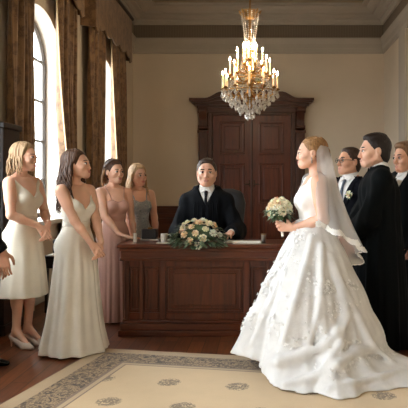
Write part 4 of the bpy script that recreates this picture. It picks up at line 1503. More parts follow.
def lapels(fig, root, mat, T, zlow=1.08, wtop=.085, gap=.026):
    for i in (-1, 1):
        m = MB()
        def fn(u, v):
            z = zlow+.01 + (1.43-zlow)*v
            w = (z-zlow)/(1.42-zlow)*wtop
            wid = .012+.055*math.sin(PI*min(1, v*.95+.05))**.8*(.55+.45*v) if v < .86 else (.012+.055)*(1-(v-.86)/.14*.45)
            x = i*(w-.004 + wid*u)
            p = Vector(fig.pt(x, -.3, z)); h = T.ray_cast(p, Vector((0, 1, 0)))
            y = h[0].y if h[0] is not None else fig.pt(0, -.08, z)[1]
            return Vector((p.x, y-gap-.004*math.sin(PI*u), p.z))
        m.grid(fn, 7, 22)
        o = m.build('lapel', mat, root, 180)
        s = o.modifiers.new('thick', 'SOLIDIFY'); s.thickness = .007; s.offset = 1

def trousers(fig, root, mat):
    k, z0 = fig.k, fig.z0
    f = Field((-.30, -.25 if fig.seat is None else -.75, .02), (.30, .25, .98*k+z0+.02), .009)
    f.stack([r for r in fig.torso if r[0] < 1.0*k+z0], .03, grow=.014)
    fig.raster_legs(f, .020)
    for i in (-1, 1):
        if fig.seat is None: f.cone((i*.07*k, .0, .30), (i*.07*k, -.005, .055), .064*k, .066*k, .02)
    f.cut(lambda X, Y, Z: np.maximum(.045-Z, Z-.97*k-z0)+0*X+0*Y)
    return link('trousers', f.mesh('trousers'), mat, root)

def robe(fig, root, mat, rows, sleeve=(.075, .085, .10), zlow=1.22, wtop=.052, grow=.030, h=.0085, seated=False, pleat=.010, hemz=.03, name='robe', ext=-.012, clip=None):
    k, z0 = fig.k, fig.z0
    rr = [(z if z < .1 else z*k+z0, cy*k, rx*k*fig.build, ry*k*fig.build) for z, cy, rx, ry in rows]
    R = max(max(q[2], q[3]) for q in rr)+.05
    lo, hi = fig.bounds(.16)
    lo = np.minimum(lo, (-R, -R, 0)); hi = np.maximum(hi, (R, R, 0)); lo[2] = rr[0][0]-.02 if not seated else .05; hi[2] = 1.50*k+z0
    f = Field(lo, hi, h)
    fig.raster_torso(f, grow)
    for i in (-1, 1):
        f.cone(fig.pt(i*.075, .022, 1.425), fig.sh[i]+np.array([0, 0, -.005]), .034*k+grow*.5, .050*k+grow*.7, .04)
    def fold(th, Z):
        t = np.clip((rr[-1][0]-Z)/(rr[-1][0]-rr[0][0]), 0, 1)
        return pleat*(.35+.65*t)*(np.sin(17*th+.7*np.sin(4*th)) + .5*np.sin(29*th+1.1))
    f.stack(rr, .04, fn=fold)
    if seated:
        for i in (-1, 1):
            hip = fig.pt(i*.09, 0, .84)
            f.cone((hip[0], hip[1], fig.seat+.02), (i*.13*k, hip[1]-.44*k, fig.seat-.03), .10*k, .075*k, .05)
            f.cone((i*.13*k, hip[1]-.44*k, fig.seat-.03), (i*.13*k, hip[1]-.42*k, .30), .075*k, .09*k, .05)
    f.cut(v_open(fig, zlow, 1.42, wtop, -.015))
    a, b, c = sleeve
    for (side, S, E, Wp, hd, pn, *_r) in fig.lim:
        u = (Wp-E)/np.linalg.norm(Wp-E)
        f.cone(S+np.array([0, 0, -.012]), E, a*k*.92, b*k, .035)
        dr = np.array([0, 0, -.035])*k
        f.cone(E, Wp+u*max(ext, -.01)+dr*.6, b*k, c*k*.8, .04)
        f.cone(E+dr, Wp-u*.03+dr*1.2, b*k*.9, c*k*.72, .04)
        cc = Wp+u*ext
        f.cut(lambda X, Y, Z, c_=cc, u_=u: np.where((X-c_[0])**2+(Y-c_[1])**2+(Z-c_[2])**2 < .17**2, (X-c_[0])*u_[0]+(Y-c_[1])*u_[1]+(Z-c_[2])*u_[2], -1.0))
    if clip is not None:
        f.cut(lambda X, Y, Z: np.where((Y < clip[0]) & (Z > .80) & (Z < clip[1]+.02), clip[1]-Z, -1.0)+0*X)
    f.add(lambda X, Y, Z: .0035*np.sin(X*75+1.5*np.sin(Z*9)+Y*20)*np.clip((1.42*k+z0-Z)*6, 0, 1))
    return link(name, f.mesh('robe'), mat, root)

MHAIR = dict(z_=(.092, .078, .05, .015, -.03, -.042, -.07, -.10), y_=(-.3, -.060, -.050, -.040, -.022, .026, .045, .06))

# ================================================================== the official at the desk
def official():
    base = (-.59, 6.67, 0)
    root = person('dark-haired man in a black robe and tie seated behind the desk', base, 0)
    f = Figure(1.93, True, head_yaw=3, head_pitch=0, head_scale=1.14, seat=.745, lean=.07, build=.98, slope=.04)
    lw = np.array(P(231, 235.5, 6.26))-np.array(base); rw = np.array(P(186, 235.5, 6.30))-np.array(base)
    lw[2] = rw[2] = .958
    f.arm(1, lw, (.55, .3, -1), (-.22, -1, -.12), (0, 0, -1), .14, .3)
    f.arm(-1, rw, (-.55, .3, -1), (.9, -.35, -.10), (0, 0, -1), .14, .3)
    me = f.body(M['skin_fair'], M['lip_m'], legs=False); link('body', me, None, root); T = bvh(me)
    f.face_parts(root, M['brow_d'])
    shirt_front(f, root, M['white_cloth'])
    collar(f, root, M['white_cloth'])
    tie(f, root, M['tie'], T)
    rb = robe(f, root, M['robe'], [(.80, .0, .20, .15), (1.05, .0, .19, .15), (1.25, -.005, .205, .155), (1.36, .0, .17, .12)], (.074, .078, .098), zlow=1.285, wtop=.066, seated=True, clip=(6.47-base[1], .892))
    # shirt cuffs at the wrists
    for (side, S, E, Wp, *_r) in f.lim:
        u = Vector(Wp-E).normalized()
        m = MB(); m.tube([Vector(Wp)-u*.05, Vector(Wp)-u*.02, Vector(Wp)+u*.012], [.037, .038, .036], 14); m.build('cuff', M['white_cloth'], root, 60)
    # pleats running down the front of the robe from the yoke
    RT = bvh(rb.data)
    for x in (-.10, -.065, -.028, .028, .065, .10):
        m = MB(); pts = []
        for u in range(12):
            z = (1.325 if abs(x) > .04 else 1.29)-.33*u/11
            h_ = RT.ray_cast(Vector(f.pt(x*(1+.25*u/11), -.5, z)), Vector((0, 1, 0)))
            if h_[0] is not None: pts.append(h_[0]+Vector((0, .003, 0)))
        if len(pts) > 2:
            m.tube(pts, [.004]+[.009]*(len(pts)-1), 8); m.build('pleat', M['robe'], root, 180)
    hair_cap(f, M['hair_brown'], root, **MHAIR, thick=1.0, extra=(((.0, -.030, .092), (.054, .042, .024)), ((.012, -.045, .090), (.038, .022, .018))), rough=.002)
official()

# ================================================================== the groom with glasses and buttonhole
def groom():
    base = (.872, 6.15, 0); yaw = R_(-42)
    root = person('man in glasses and dark suit with a pale rose in his lapel', base, yaw)
    f = Figure(1.79, True, head_yaw=-20, head_pitch=-4, head_scale=1.12)
    f.arm(1, (.16, -.14, .90), (.6, 1, 0), (-.3, -.4, -.8), (-.6, .6, 0), .4)
    f.arm(-1, (-.14, -.16, .90), (-.6, 1, 0), (.3, -.4, -.8), (.6, .6, 0), .4)
    me = f.body(M['skin_warm'], M['lip_m'], legs=False); link('body', me, None, root); T = bvh(me)
    f.face_parts(root, M['brow_d'])
    shirt_front(f, root, M['white_cloth']); collar(f, root, M['white_cloth'])
    tie(f, root, M['tie2'], T, .024)
    j = jacket(f, root, M['suit']); TJ = bvh(j.data)
    lapels(f, root, M['suit'], T)
    trousers(f, root, M['suit'])
    for i in (-1, 1): shoe(root, f, i, M['shoe_black'], 'shoe', 0)
    hair_cap(f, M['hair_brown'], root, **MHAIR, extra=(((.0, -.025, .092), (.054, .042, .022)),), rough=.002)
    # glasses
    m = MB()
    for i in (-1, 1):
        m.tube([f.H((i*.033+.0235*math.cos(a), -.104-.004*abs(math.cos(a)) + (.008 if math.cos(a)*i > .5 else 0), .0+.0175*math.sin(a))) for a in [2*PI*q/20 for q in range(21)]], .0022*f.hs, 6)
        m.tube([f.H((i*.056, -.098, .004)), f.H((i*.074, -.06, .006)), f.H((i*.080, .0, .004))], .002*f.hs, 6)
    m.tube([f.H((-.010, -.108, .003)), f.H((0, -.111, .006)), f.H((.010, -.108, .003))], .002*f.hs, 6)
    g = m.build('glasses', M['black'], root, 180)
    # buttonhole flower
    p = hug(TJ, f.pt(.098, -.16, 1.285), .012, False)
    b = bpy.data.objects.new('buttonhole', None); COL.objects.link(b); b.parent = root; b.location = p
    b['label'] = 'pale cream rose buttonhole'
    return root, b, p
GROOM = groom()

# ================================================================== clerk in a long black robe, seen in profile
def clerk():
    base = (1.045, 5.47, 0); yaw = R_(-92)
    root = person('dark-haired young man in a black gown standing in profile behind the bride', base, yaw)
    f = Figure(1.86, True, head_yaw=8, head_pitch=2, head_scale=1.16, build=.98, lean=.06)
    f.arm(1, (.055, -.30, 1.00), (.8, .7, -.4), (-.6, -.45, -.5), (-.3, .9, 0), .5)
    f.arm(-1, (-.055, -.31, .99), (-.8, .7, -.4), (.6, -.4, -.5), (.3, .9, 0), .5)
    me = f.body(M['skin_fair'], M['lip_m'], legs=False); link('body', me, None, root); T = bvh(me)
    f.face_parts(root, M['brow_d'])
    # standing white collar band around the neck
    m = MB()
    nb = Vector(f.pt(0, .020, 1.425)); hz = Vector(f.H((0, .02, -.09)))
    d = (hz-nb).normalized()
    def band(u, v):
        a = 2*PI*u
        return nb + d*(-.004+.068*v) + Vector((math.cos(a)*(.086-.014*v), math.sin(a)*(.084-.010*v), .030*math.sin(a)+.006))
    m.grid(band, 30, 5, True)
    o = m.build('collar', M['white_cloth'], root, 180); s = o.modifiers.new('t', 'SOLIDIFY'); s.thickness = .008
    shirt_front(f, root, M['white_cloth'])
    robe(f, root, M['robe2'], [(.035, .0, .255, .235), (.4, .0, .24, .22), (.80, .0, .215, .185), (1.10, .0, .20, .16), (1.30, .0, .20, .145), (1.37, .0, .165, .115)], (.074, .080, .085), pleat=.009, zlow=1.30, wtop=.035)
    hair_cap(f, M['hair_black'], root, **MHAIR, extra=(((.0, -.030, .094), (.054, .046, .024)), ((0, .02, .102), (.060, .07, .024))), rough=.002)
clerk()

# ================================================================== man with white bands at the far side
def elder():
    base = (1.42, 6.12, 0); yaw = R_(-48)
    root = person('man with swept sandy hair and white neck bands over a black gown', base, yaw)
    f = Figure(1.83, True, head_yaw=-12, head_pitch=4, head_scale=1.14)
    f.arm(1, (.20, -.12, .90), (.5, 1, 0), (-.2, -.4, -.9), (-.8, .5, 0), .4)
    f.arm(-1, (-.18, -.14, .90), (-.5, 1, 0), (.2, -.4, -.9), (.8, .5, 0), .4)
    me = f.body(M['skin_warm'], M['lip_m'], legs=False); link('body', me, None, root); T = bvh(me)
    f.face_parts(root, M['brow'])
    shirt_front(f, root, M['white_cloth']); collar(f, root, M['white_cloth'])
    rb = robe(f, root, M['robe2'], [(.035, .0, .27, .25), (.4, .0, .25, .23), (.80, .0, .22, .19), (1.10, .0, .205, .165), (1.30, .0, .20, .145), (1.37, .0, .165, .115)], (.076, .086, .11), pleat=.009, zlow=1.20, ext=.11, wtop=.05)
    m = MB()
    for i in (-1, 1):
        RT = bvh(rb.data)
        def on(x, z):
            h_ = RT.ray_cast(Vector(f.pt(x, -.5, z)), Vector((0, 1, 0)))
            return (h_[0] if h_[0] is not None else Vector(f.pt(x, -.15, z)))+Vector((0, -.010, 0))
        q = [on(i*.004, 1.30)+Vector((0, .0, .09)), on(i*.022, 1.30)+Vector((0, .0, .09)), on(i*.038, 1.20), on(i*.012, 1.20)]
        A = [m.bm.verts.new(Vector(p)) for p in q]; B = [m.bm.verts.new(Vector(p)+Vector((0, -.006, 0))) for p in q]
        m.bm.faces.new(A); m.bm.faces.new(list(reversed(B)))
        for z in range(4): m.bm.faces.new((A[z], B[z], B[(z+1) % 4], A[(z+1) % 4]))
    m.build('neck_bands', M['white_cloth'], root)
    hair_cap(f, M['hair_sandy'], root, **MHAIR, extra=(((.0, -.04, .098), (.060, .045, .030)), ((0, .03, .1), (.07, .08, .036))), thick=1.05)
    ps = flow(f, 60, None, (-165, 165), lambda a: .035, .004, .1, .004, seed=21, front_to=95, thick=1.05, part=.02)
    locks('hair_strands', ps, M['hair_sandy'], root, .011)
elder()

# ================================================================== man at the edge of the picture
def edge_man():
    base = (-2.235, 4.86, 0); yaw = R_(84)
    root = person('man in a dark suit at the picture edge, only hand and shoe showing', base, yaw)
    f = Figure(1.80, True, head_yaw=0, head_scale=1.04)
    w = to_local(base, yaw, P(6, 257, 4.74))
    f.arm(-1, w, (-.4, 1, 0), (.05, -.10, -1), (.9, .2, 0), .40)
    f.arm(1, (.22, -.05, .86), (.5, 1, 0), (0, -.3, -1), (-1, 0, 0), .35)
    me = f.body(M['skin_warm'], M['lip_m'], legs=False); link('body', me, None, root); T = bvh(me)
    f.face_parts(root, M['brow_d'])
    shirt_front(f, root, M['white_cloth']); collar(f, root, M['white_cloth']); tie(f, root, M['tie'], T)
    jacket(f, root, M['suit2']); lapels(f, root, M['suit2'], T); trousers(f, root, M['suit2'])
    for i in (-1, 1): shoe(root, f, i, M['shoe_black'], 'shoe', 0, ext=.02)
    hair_cap(f, M['hair_brown'], root, **MHAIR, extra=(((.0, -.025, .092), (.054, .042, .022)),), rough=.002)
edge_man()
# ================================================================== bride
def tulle(name, c):
    t = NT(name)
    v = t.coord()
    n = t.noise(v, 7, 5, .6, .6)
    t.color(t.ramp(n, [(.32, tuple(x*.86 for x in c)), (.62, c)]))
    t.set(Roughness=.8, Sheen_Weight=.25)
    t.bump(t.noise(v, 70, 4, .7), .25, .006)
    return t.m
M['tulle'] = tulle('white_tulle', srgb(226, 224, 221))
M['lace'] = cloth('white_lace', srgb(246, 245, 242), .7, .2, .03, 160, .4)
M['applique'] = cloth('white_applique', srgb(236, 234, 231), .8, .1, .03, 160, .3)
def sheer(name, a):
    t = NT(name)
    tr = t.node('ShaderNodeBsdfTransparent'); df = t.node('ShaderNodeBsdfDiffuse'); tl = t.node('ShaderNodeBsdfTranslucent')
    df.inputs['Color'].default_value = (.9, .9, .9, 1); tl.inputs['Color'].default_value = (.9, .9, .9, 1)
    m1 = t.node('ShaderNodeMixShader'); m1.inputs[0].default_value = .4
    t.l.new(df.outputs[0], m1.inputs[1]); t.l.new(tl.outputs[0], m1.inputs[2])
    m2 = t.node('ShaderNodeMixShader'); m2.inputs[0].default_value = a
    t.l.new(tr.outputs[0], m2.inputs[1]); t.l.new(m1.outputs[0], m2.inputs[2])
    t.l.new(m2.outputs[0], t.out.inputs['Surface'])
    return t.m
M['veil'] = sheer('sheer_veil', .46)
M['petal'] = plain('rose_petal', srgb(252, 238, 210), .6, var=.03, Subsurface_Weight=.3)
M['petal2'] = plain('rose_petal_peach', srgb(250, 222, 186), .6, var=.04, Subsurface_Weight=.3)
M['petal3'] = plain('rose_petal_ivory', srgb(253, 245, 226), .6, var=.03, Subsurface_Weight=.3)
M['leaf'] = plain('leaf_green', srgb(66, 84, 52), .5, var=.25, vs=20)
M['leaf2'] = plain('leaf_grey_green', srgb(120, 136, 108), .55, var=.2, vs=20)
M['ribbon'] = cloth('ivory_ribbon', srgb(232, 224, 210), .4)

BB = (.40, 4.92, 0.0); BYAW = R_(-84)
FOOT = [(257, 378), (268, 391), (300, 398), (340, 397.5), (380, 391), (412, 386)]
FOOTW = [P(px, py, F_PX*EYE/(py-VY)) for px, py in FOOT] + [Vector((1.45, 4.50, 0)), Vector((1.38, 4.78, 0)), Vector((1.0, 4.90, 0)), Vector((.80, 5.06, 0)), Vector((.68, 5.36, 0)), Vector((.40, 5.58, 0)), Vector((.15, 5.54, 0)), Vector((-.08, 5.40, 0)), Vector((-.22, 5.16, 0)), Vector((-.27, 4.92, 0)), Vector((-.20, 4.70, 0))]
def bride():
    root = person('bride in a full white lace ball gown with long train and veil', BB, BYAW)
    f = Figure(1.745, heel=.06, head_yaw=-4, head_pitch=3, head_scale=1.04)
    f.arm(1, (.055, -.165, 1.10), (.5, .8, -.5), (-.30, -.9, .10), (-.75, .2, .1), .75)
    f.arm(-1, (-.055, -.165, 1.10), (-.5, .8, -.5), (.30, -.9, .10), (.75, .2, .1), .75)
    me = f.body(M['skin_fair'], M['lip'], legs=False); link('body', me, None, root); T = bvh(me)
    f.face_parts(root, M['brow'])
    # --- bodice
    fb = Field((-.26, -.24, 1.02), (.26, .22, 1.50), .006)
    k, z0 = f.k, f.z0
    def keep(X, Y, Z):
        z = (Z-z0)/k; x = np.abs(X)/k; y = Y/k
        lim = np.where(y < .0, 1.325 - .02*np.cos(x*40) + .10*np.clip((x-.085)/.04, 0, 1), 1.30 + .12*np.clip((x-.08)/.04, 0, 1))
        xa = np.where(z > 1.24, .150 + np.clip((1.36-z), 0, .12)*.25, .5)
        return np.maximum(z-lim, x-xa+0*y)*k
    dress_top(fb, f, .010, keep)
    fb.cut(lambda X, Y, Z: 1.06-Z+0*X+0*Y)
    fb.add(lambda X, Y, Z: .0013*np.sin(X*240+3*np.sin(Z*40))*np.sin(Z*230+3*np.sin(Y*50))*np.sin(Y*200))
    link('bodice', fb.mesh('bodice'), M['lace'], root)
    # --- skirt and train
    zw = 1.16
    poly = [to_local(BB, BYAW, w)[:2] for w in FOOTW]
    dense = []
    for a, b in zip(poly, poly[1:]+poly[:1]):
        for q in range(12): dense.append(a+(b-a)*q/12)
    dense = np.array(dense); ang = np.arctan2(dense[:, 1], dense[:, 0]); rad = np.hypot(dense[:, 0], dense[:, 1])
    o = np.argsort(ang); ang, rad = ang[o], rad[o]
    for _ in range(6): rad = .5*rad + .25*(np.roll(rad, 1)+np.roll(rad, -1))
    angp = np.concatenate([ang-2*PI, ang, ang+2*PI]); radp = np.concatenate([rad]*3)
    Rf = lambda th: np.interp(th, angp, radp)
    zs = np.array([0, .12, .25, .40, .55, .72, .90, 1.03, 1.10, zw]); rs_ = np.array([.64, .61, .565, .505, .435, .355, .265, .195, .160, .128])
    def Rad(th, Z):
        rf = Rf(th)
        base = np.interp(Z, zs, rs_)
        bump = np.exp(-((th-.25)/.75)**2)
        rel = np.minimum(1, rf/.64); t = np.clip(1-Z/zw, 0, 1)
        base = base*(1-(1-rel)*t**1.2)*(1-.30*bump*t**1.3)
        fold = np.sin(8*th+.9*np.sin(2*th)+1.2)*.5+np.sin(13*th+.6+.7*np.sin(3*th))*.35+np.sin(23*th+2.2+np.sin(4*th))*.26+np.sin(37*th+2*np.sin(5*th))*.12
        base = base*(1+(.018+.075*t)*fold)
        # soft tiers of gathered tulle
        base = base + .012*np.sin(Z*21+2.0*np.sin(2*th)+.6*np.sin(5*th))*t
        tr = np.maximum(rf-.64*(1-.30*bump), 0)
        ht = .105+.03*np.sin(3*th+.5)+.02*np.sin(7*th)
        train = tr*(.40*np.exp(-(Z/(ht*.55))**2.2)+.60*np.exp(-(Z/(ht*1.55*(1+.3*np.sin(4*th+1.0))))**3.2))*(1+.07*np.sin(9*th+14*Z)) + np.minimum(tr, .2)*.3*np.exp(-Z/.26)
        return base + np.where(Z < .02, train*1.0, train)
    h = .0125
    lo = np.array([dense[:, 0].min()-.1, dense[:, 1].min()-.1, .010]); hi = np.array([dense[:, 0].max()+.1, dense[:, 1].max()+.1, zw+.03])
    fs = Field(lo, hi, h, [(0, .30, .008)])
    X, Y, Z = fs.x[:, None], fs.y[None, :], fs.z
    th = np.arctan2(Y, X); r = np.hypot(X, Y)
    for i, z in enumerate(fs.z):
        zc = min(max(float(z), 0), zw)
        d = (r-Rad(th, zc))
        # ripples lying on the train
        zm = .016 + .125*np.exp(-((th+PI/2-.08)/.72)**2)
        fs.d[:, :, i] = np.maximum(d*.7, np.maximum(zm-z, z-zw))
    tt, zz = np.meshgrid(np.linspace(-PI, PI, 240), np.linspace(.02, 1.11, 90), indexing='ij')
    def gp(t_, z_):
        r_ = Rad(t_, z_); return np.stack([r_*np.cos(t_), r_*np.sin(t_), z_], -1)
    g0 = gp(tt, zz); gn = np.cross(gp(tt+.01, zz)-g0, gp(tt, zz+.01)-g0)
    gn /= np.linalg.norm(gn, axis=-1, keepdims=True)+1e-9
    RM = np.array(Matrix.Rotation(BYAW, 3, 'Z'))
    GW = (g0.reshape(-1, 3) @ RM.T)+np.array(BB); GN = gn.reshape(-1, 3) @ RM.T; GT = tt.ravel(); GZ = zz.ravel()
    def look(px, py):
        s_ = F_PX/GW[:, 1]
        e = (VX+GW[:, 0]*s_-px)**2+(VY+(EYE-GW[:, 2])*s_-py)**2 + GW[:, 1]*2 + np.where((GN[:, 1] > -.02) & (GN[:, 2] < .4), 1e6, 0)
        return int(np.argmin(e))
    G0 = g0.reshape(-1, 3); GNl = gn.reshape(-1, 3)
    # gathered folds and the puddled train
    for rad_, kk, path in ((.030, .05, ((262, 366), (280, 361), (302, 354), (322, 347), (336, 335), (340, 322))),
                           (.034, .05, ((286, 385), (312, 378), (338, 366), (356, 352), (372, 348))),
                           (.026, .04, ((330, 391), (352, 384), (378, 376), (402, 370))),
                           (.020, .05, ((312, 238), (304, 270), (294, 305), (284, 340))),
                           (.018, .05, ((322, 245), (322, 280), (318, 315), (308, 346))),
                           (.022, .05, ((330, 255), (341, 290), (346, 318), (340, 345), (326, 366))),
                           (.016, .04, ((296, 245), (280, 280), (264, 315), (252, 345))),
                           (.022, .05, ((340, 280), (358, 318), (372, 345), (392, 362)))):
        ids = [look(*q) for q in path]
        pts = [G0[i]+GNl[i]*rad_*.05 for i in ids]
        for p_, q_, w0, w1 in zip(pts, pts[1:], np.linspace(.75, 1.0, len(pts)-1), np.linspace(.85, .8, len(pts)-1)):
            fs.cone(p_, q_, rad_*w0, rad_*w1, kk*.7)
    fs.cut(lambda X, Y, Z: .016-Z+0*X+0*Y)
    link('skirt', fs.mesh('skirt', 2), M['tulle'], root)
    def spot(th, z, lift=.006):
        r = float(Rad(th, z)); p = Vector((r*math.cos(th), r*math.sin(th), z))
        e = .012
        a = Vector((float(Rad(th+e, z))*math.cos(th+e), float(Rad(th+e, z))*math.sin(th+e), z))
        rb = float(Rad(th, z+e)); b = Vector((rb*math.cos(th), rb*math.sin(th), z+e))
        tu = (a-p).normalized(); tv = (b-p).normalized(); n = tu.cross(tv).normalized()
        if n.dot(Vector((math.cos(th), math.sin(th), .3))) < 0: n = -n
        return p+n*lift, tu, tv, n
    rs2 = random.Random(4)
    m = MB()
    def blossom(th, z, size):
        p, tu, tv, n = spot(th, z)
        k_ = rs2.randint(5, 6); a0 = rs2.uniform(0, 6)
        for q in range(k_):
            a = a0+2*PI*q/k_
            d = tu*math.cos(a)+tv*math.sin(a); s = tu*-math.sin(a)+tv*math.cos(a)
            c = p+d*size*.55-n*.001
            vs_ = [m.bm.verts.new(c+d*size*.55*math.cos(w)+s*size*.38*math.sin(w)+n*(.002+.005*max(0, math.cos(w)))) for w in [2*PI*i/8 for i in range(8)]]
            m.bm.faces.new(vs_)
        m.ball(p+n*.001, size*.2, 1)
    def patch(px, py, n, spread, dz):
        """a spray of blossoms about the place seen at that pixel"""
        s_ = F_PX/GW[:, 1]
        e = (VX+GW[:, 0]*s_-px)**2+(VY+(EYE-GW[:, 2])*s_-py)**2 + GW[:, 1]*2 + np.where((GN[:, 1] > -.05) & (GN[:, 2] < .4), 1e6, 0)
        b_ = int(np.argmin(e)); t0, z0_ = GT[b_], GZ[b_]
        for q in range(int(n*2.4)):
            rr_ = float(Rad(t0, z0_))
            blossom(t0+rs2.gauss(0, spread)/max(rr_, .15), min(1.1, max(.03, z0_+rs2.gauss(0, dz))), rs2.uniform(.008, .015))
    for a in ((290, 250, 10, .05, .05), (281, 268, 12, .06, .05), (268, 290, 12, .06, .06), (300, 300, 8, .06, .07), (340, 306, 16, .09, .03),
              (318, 330, 9, .05, .04), (344, 344, 20, .08, .025), (352, 360, 14, .10, .02), (330, 372, 8, .08, .02), (385, 352, 10, .1, .02), (296, 345, 8, .05, .04), (251, 318, 10, .05, .05), (310, 270, 8, .06, .06), (300, 237, 10, .05, .025), (275, 325, 7, .05, .05), (322, 284, 9, .04, .015), (331, 291, 10, .04, .015), (340, 291, 10, .04, .015), (350, 286, 9, .04, .02), (345, 352, 14, .08, .03)):
        patch(*a)
    o = m.build('lace_applique', M['applique'], root, 180)
    # --- hair swept into a low bun
    hair_cap(f, M['hair_gold'], root, thick=.985, extra=(((0, .112, -.005), (.046, .034, .046)),))
    ps = []
    rs3 = random.Random(2)
    for i in range(70):
        a0 = -150+300*i/69; sg = 1 if a0 > 0 else -1
        pts = []
        P0 = R_(rs3.uniform(38, 62)) if abs(a0) > 100 else R_(rs3.uniform(30, 80))
        for j in range(9):
            t_ = j/8
            a = R_(a0*(1-t_)**1.1 + 8*sg*t_); p = P0+(R_(104)-P0)*t_
            lay = 1.0+.012*rs3.random()+.06*math.sin(PI*t_)*.3
            pts.append(Vector(f.H(np.array([0, .022, .033])+np.array([.081, .104, .093])*lay*np.array([math.sin(p)*math.sin(a), math.sin(p)*math.cos(a), math.cos(p)]))))
        ps.append(pts)
    locks('hair_strands', ps, M['hair_gold'], root, .0095)
    for i in (-1, 1):
        m = MB(); m.tube([f.H((i*.081, -.004, -.034)), f.H((i*.083, -.006, -.05)), f.H((i*.083, -.006, -.068))], [.002, .004, .0055], 8); m.ball(Vector(f.H((i*.083, -.006, -.075))), .0065, 2)
        m.build('earring', M['steel'], root, 180)
    # --- veil
    top = Vector(f.H((0, .075, .075)))
    def zbot(u):      # u: 0 nearest side of her back to 1 the other side
        return np.interp(u, [0, .15, .33, .5, .62, .8, 1], [1.13, 1.07, .975, .90, .80, .70, .95])
    def ve(u, v):
        ph = R_(106-216*u)
        zb = float(zbot(u)) + .012*math.sin(38*u)
        z = top.z + (zb-top.z)*v
        w = min(1, v/.16); w = w*w*(3-2*w)
        d = max(0, (top.z-z))
        ry = .056 + .045*w + .22*d*d + .06*d; rx = .060+.045*w+.20*d
        cy = top.y - .03*w + .050*d
        fo = 1+(.02+.10*d)*math.sin(11*ph+.6*math.sin(3*ph)+d*.8)
        drop = .045*(1-w)*0
        cap = .35+.65*min(1, v/.05)
        p = Vector((rx*math.sin(ph)*fo*cap, cy+ry*math.cos(ph)*fo*cap, z))
        if v > .04: p = hug(T, p, .022)
        return p
    m = MB(); m.grid(ve, 110, 60)
    vo = m.build('veil', M['veil'], root, 180)
    m = MB()
    n = 120
    for i in range(n):
        u = i/(n-1)
        for w in range(3):
            p = ve(u, 1-.012*w-.006); q = ve(min(1, u+.006), 1-.012*w-.006); q2 = ve(max(0, u-.006), 1-.012*w-.006)
            tu = (q-q2).normalized(); up = (ve(u, .9)-p).normalized(); nn = tu.cross(up).normalized()
            nn = nn if nn.dot(Vector((p.x, p.y-.1, 0))) > 0 else -nn
            sz = rs2.uniform(.011, .017)*(1 if w else 1.15)
            c = p + tu*rs2.uniform(-.004, .004)
            m.bm.faces.new([m.bm.verts.new(c+nn*.004+(tu*math.cos(a)+up*math.sin(a))*sz*(1+.22*math.cos(5*a+i))) for a in [2*PI*x/10 for x in range(10)]])
    # lace running up the two free edges
    m.build('veil_lace', M['lace'], vo, 180)
    m = MB()
    for i in range(9): m.ball(Vector(f.H((-.032+.008*i, .078-.0006*(i-4)**2, .088))), .006, 1)
    m.build('comb', M['white_cloth'], root, 180)
    return root
bride()

# ================================================================== roses
def rose_mesh(seed, R=1.0):
    rs = random.Random(seed)
    m = MB()
    m.ball((0, 0, .10), (.30, .30, .42), 2)
    for ring, (n, r, tilt, hgt) in enumerate(((3, .26, 6, .62), (5, .42, 18, .58), (6, .60, 36, .50), (7, .78, 58, .38))):
        for q in range(n):
            a = 2*PI*(q+.5*ring)/n + rs.uniform(-.15, .15)
            wd = 2*PI/n*.72
            tl = R_(tilt+rs.uniform(-5, 5))
            def fn(u, v, a=a, wd=wd, tl=tl, r=r, hgt=hgt):
                aa = a+wd*(u-.5)*(1-.35*v**3)*1.3
                s = v
                rad = r*(.35+.65*math.sin(min(1, s*1.2)*PI/2)) + .32*s*s*math.sin(tl) - .05*(1-abs(2*u-1))*0
                z = -.35 + hgt*1.5*s*math.cos(tl*.75) - .12*max(0, s-.8)*5*math.sin(tl) - .10*(2*u-1)**2*s
                return Vector((rad*math.cos(aa), rad*math.sin(aa), z))
            m.grid(fn, 6, 6)
    me = m.mesh('rose', 180)
    return me
ROSES = []
for i, pm in enumerate(('petal', 'petal2', 'petal3', 'petal')):
    me = rose_mesh(i); me.materials.append(M[pm]); ROSES.append(me)

def put_rose(parent, p, d, size, rs, which=None, name='rose'):
    o = bpy.data.objects.new(name, ROSES[which if which is not None else rs.randrange(4)]); COL.objects.link(o); o.parent = parent
    o.location = p; o.scale = (size,)*3
    o.rotation_euler = (Vector(d).to_track_quat('Z', 'Y').to_euler())
    return o

def leaf(m, base, d, up, L, W, droop=.3, mi=0):
    d = Vector(d).normalized(); s = d.cross(Vector(up)); 
    if s.length < 1e-3: s = d.orthogonal()
    s.normalize(); n = s.cross(d).normalized()
    rows = []
    for j in range(6):
        t = j/5
        c = Vector(base)+d*L*t - Vector((0, 0, 1))*droop*L*t*t
        w = W*math.sin(PI*min(1, .08+t*.92))**.8
        rows.append([m.bm.verts.new(c-s*w+n*w*.3), m.bm.verts.new(c), m.bm.verts.new(c+s*w+n*w*.3)])
    for a, b in zip(rows, rows[1:]):
        for q in range(2):
            f_ = m.bm.faces.new((a[q], a[q+1], b[q+1], b[q])); f_.material_index = mi

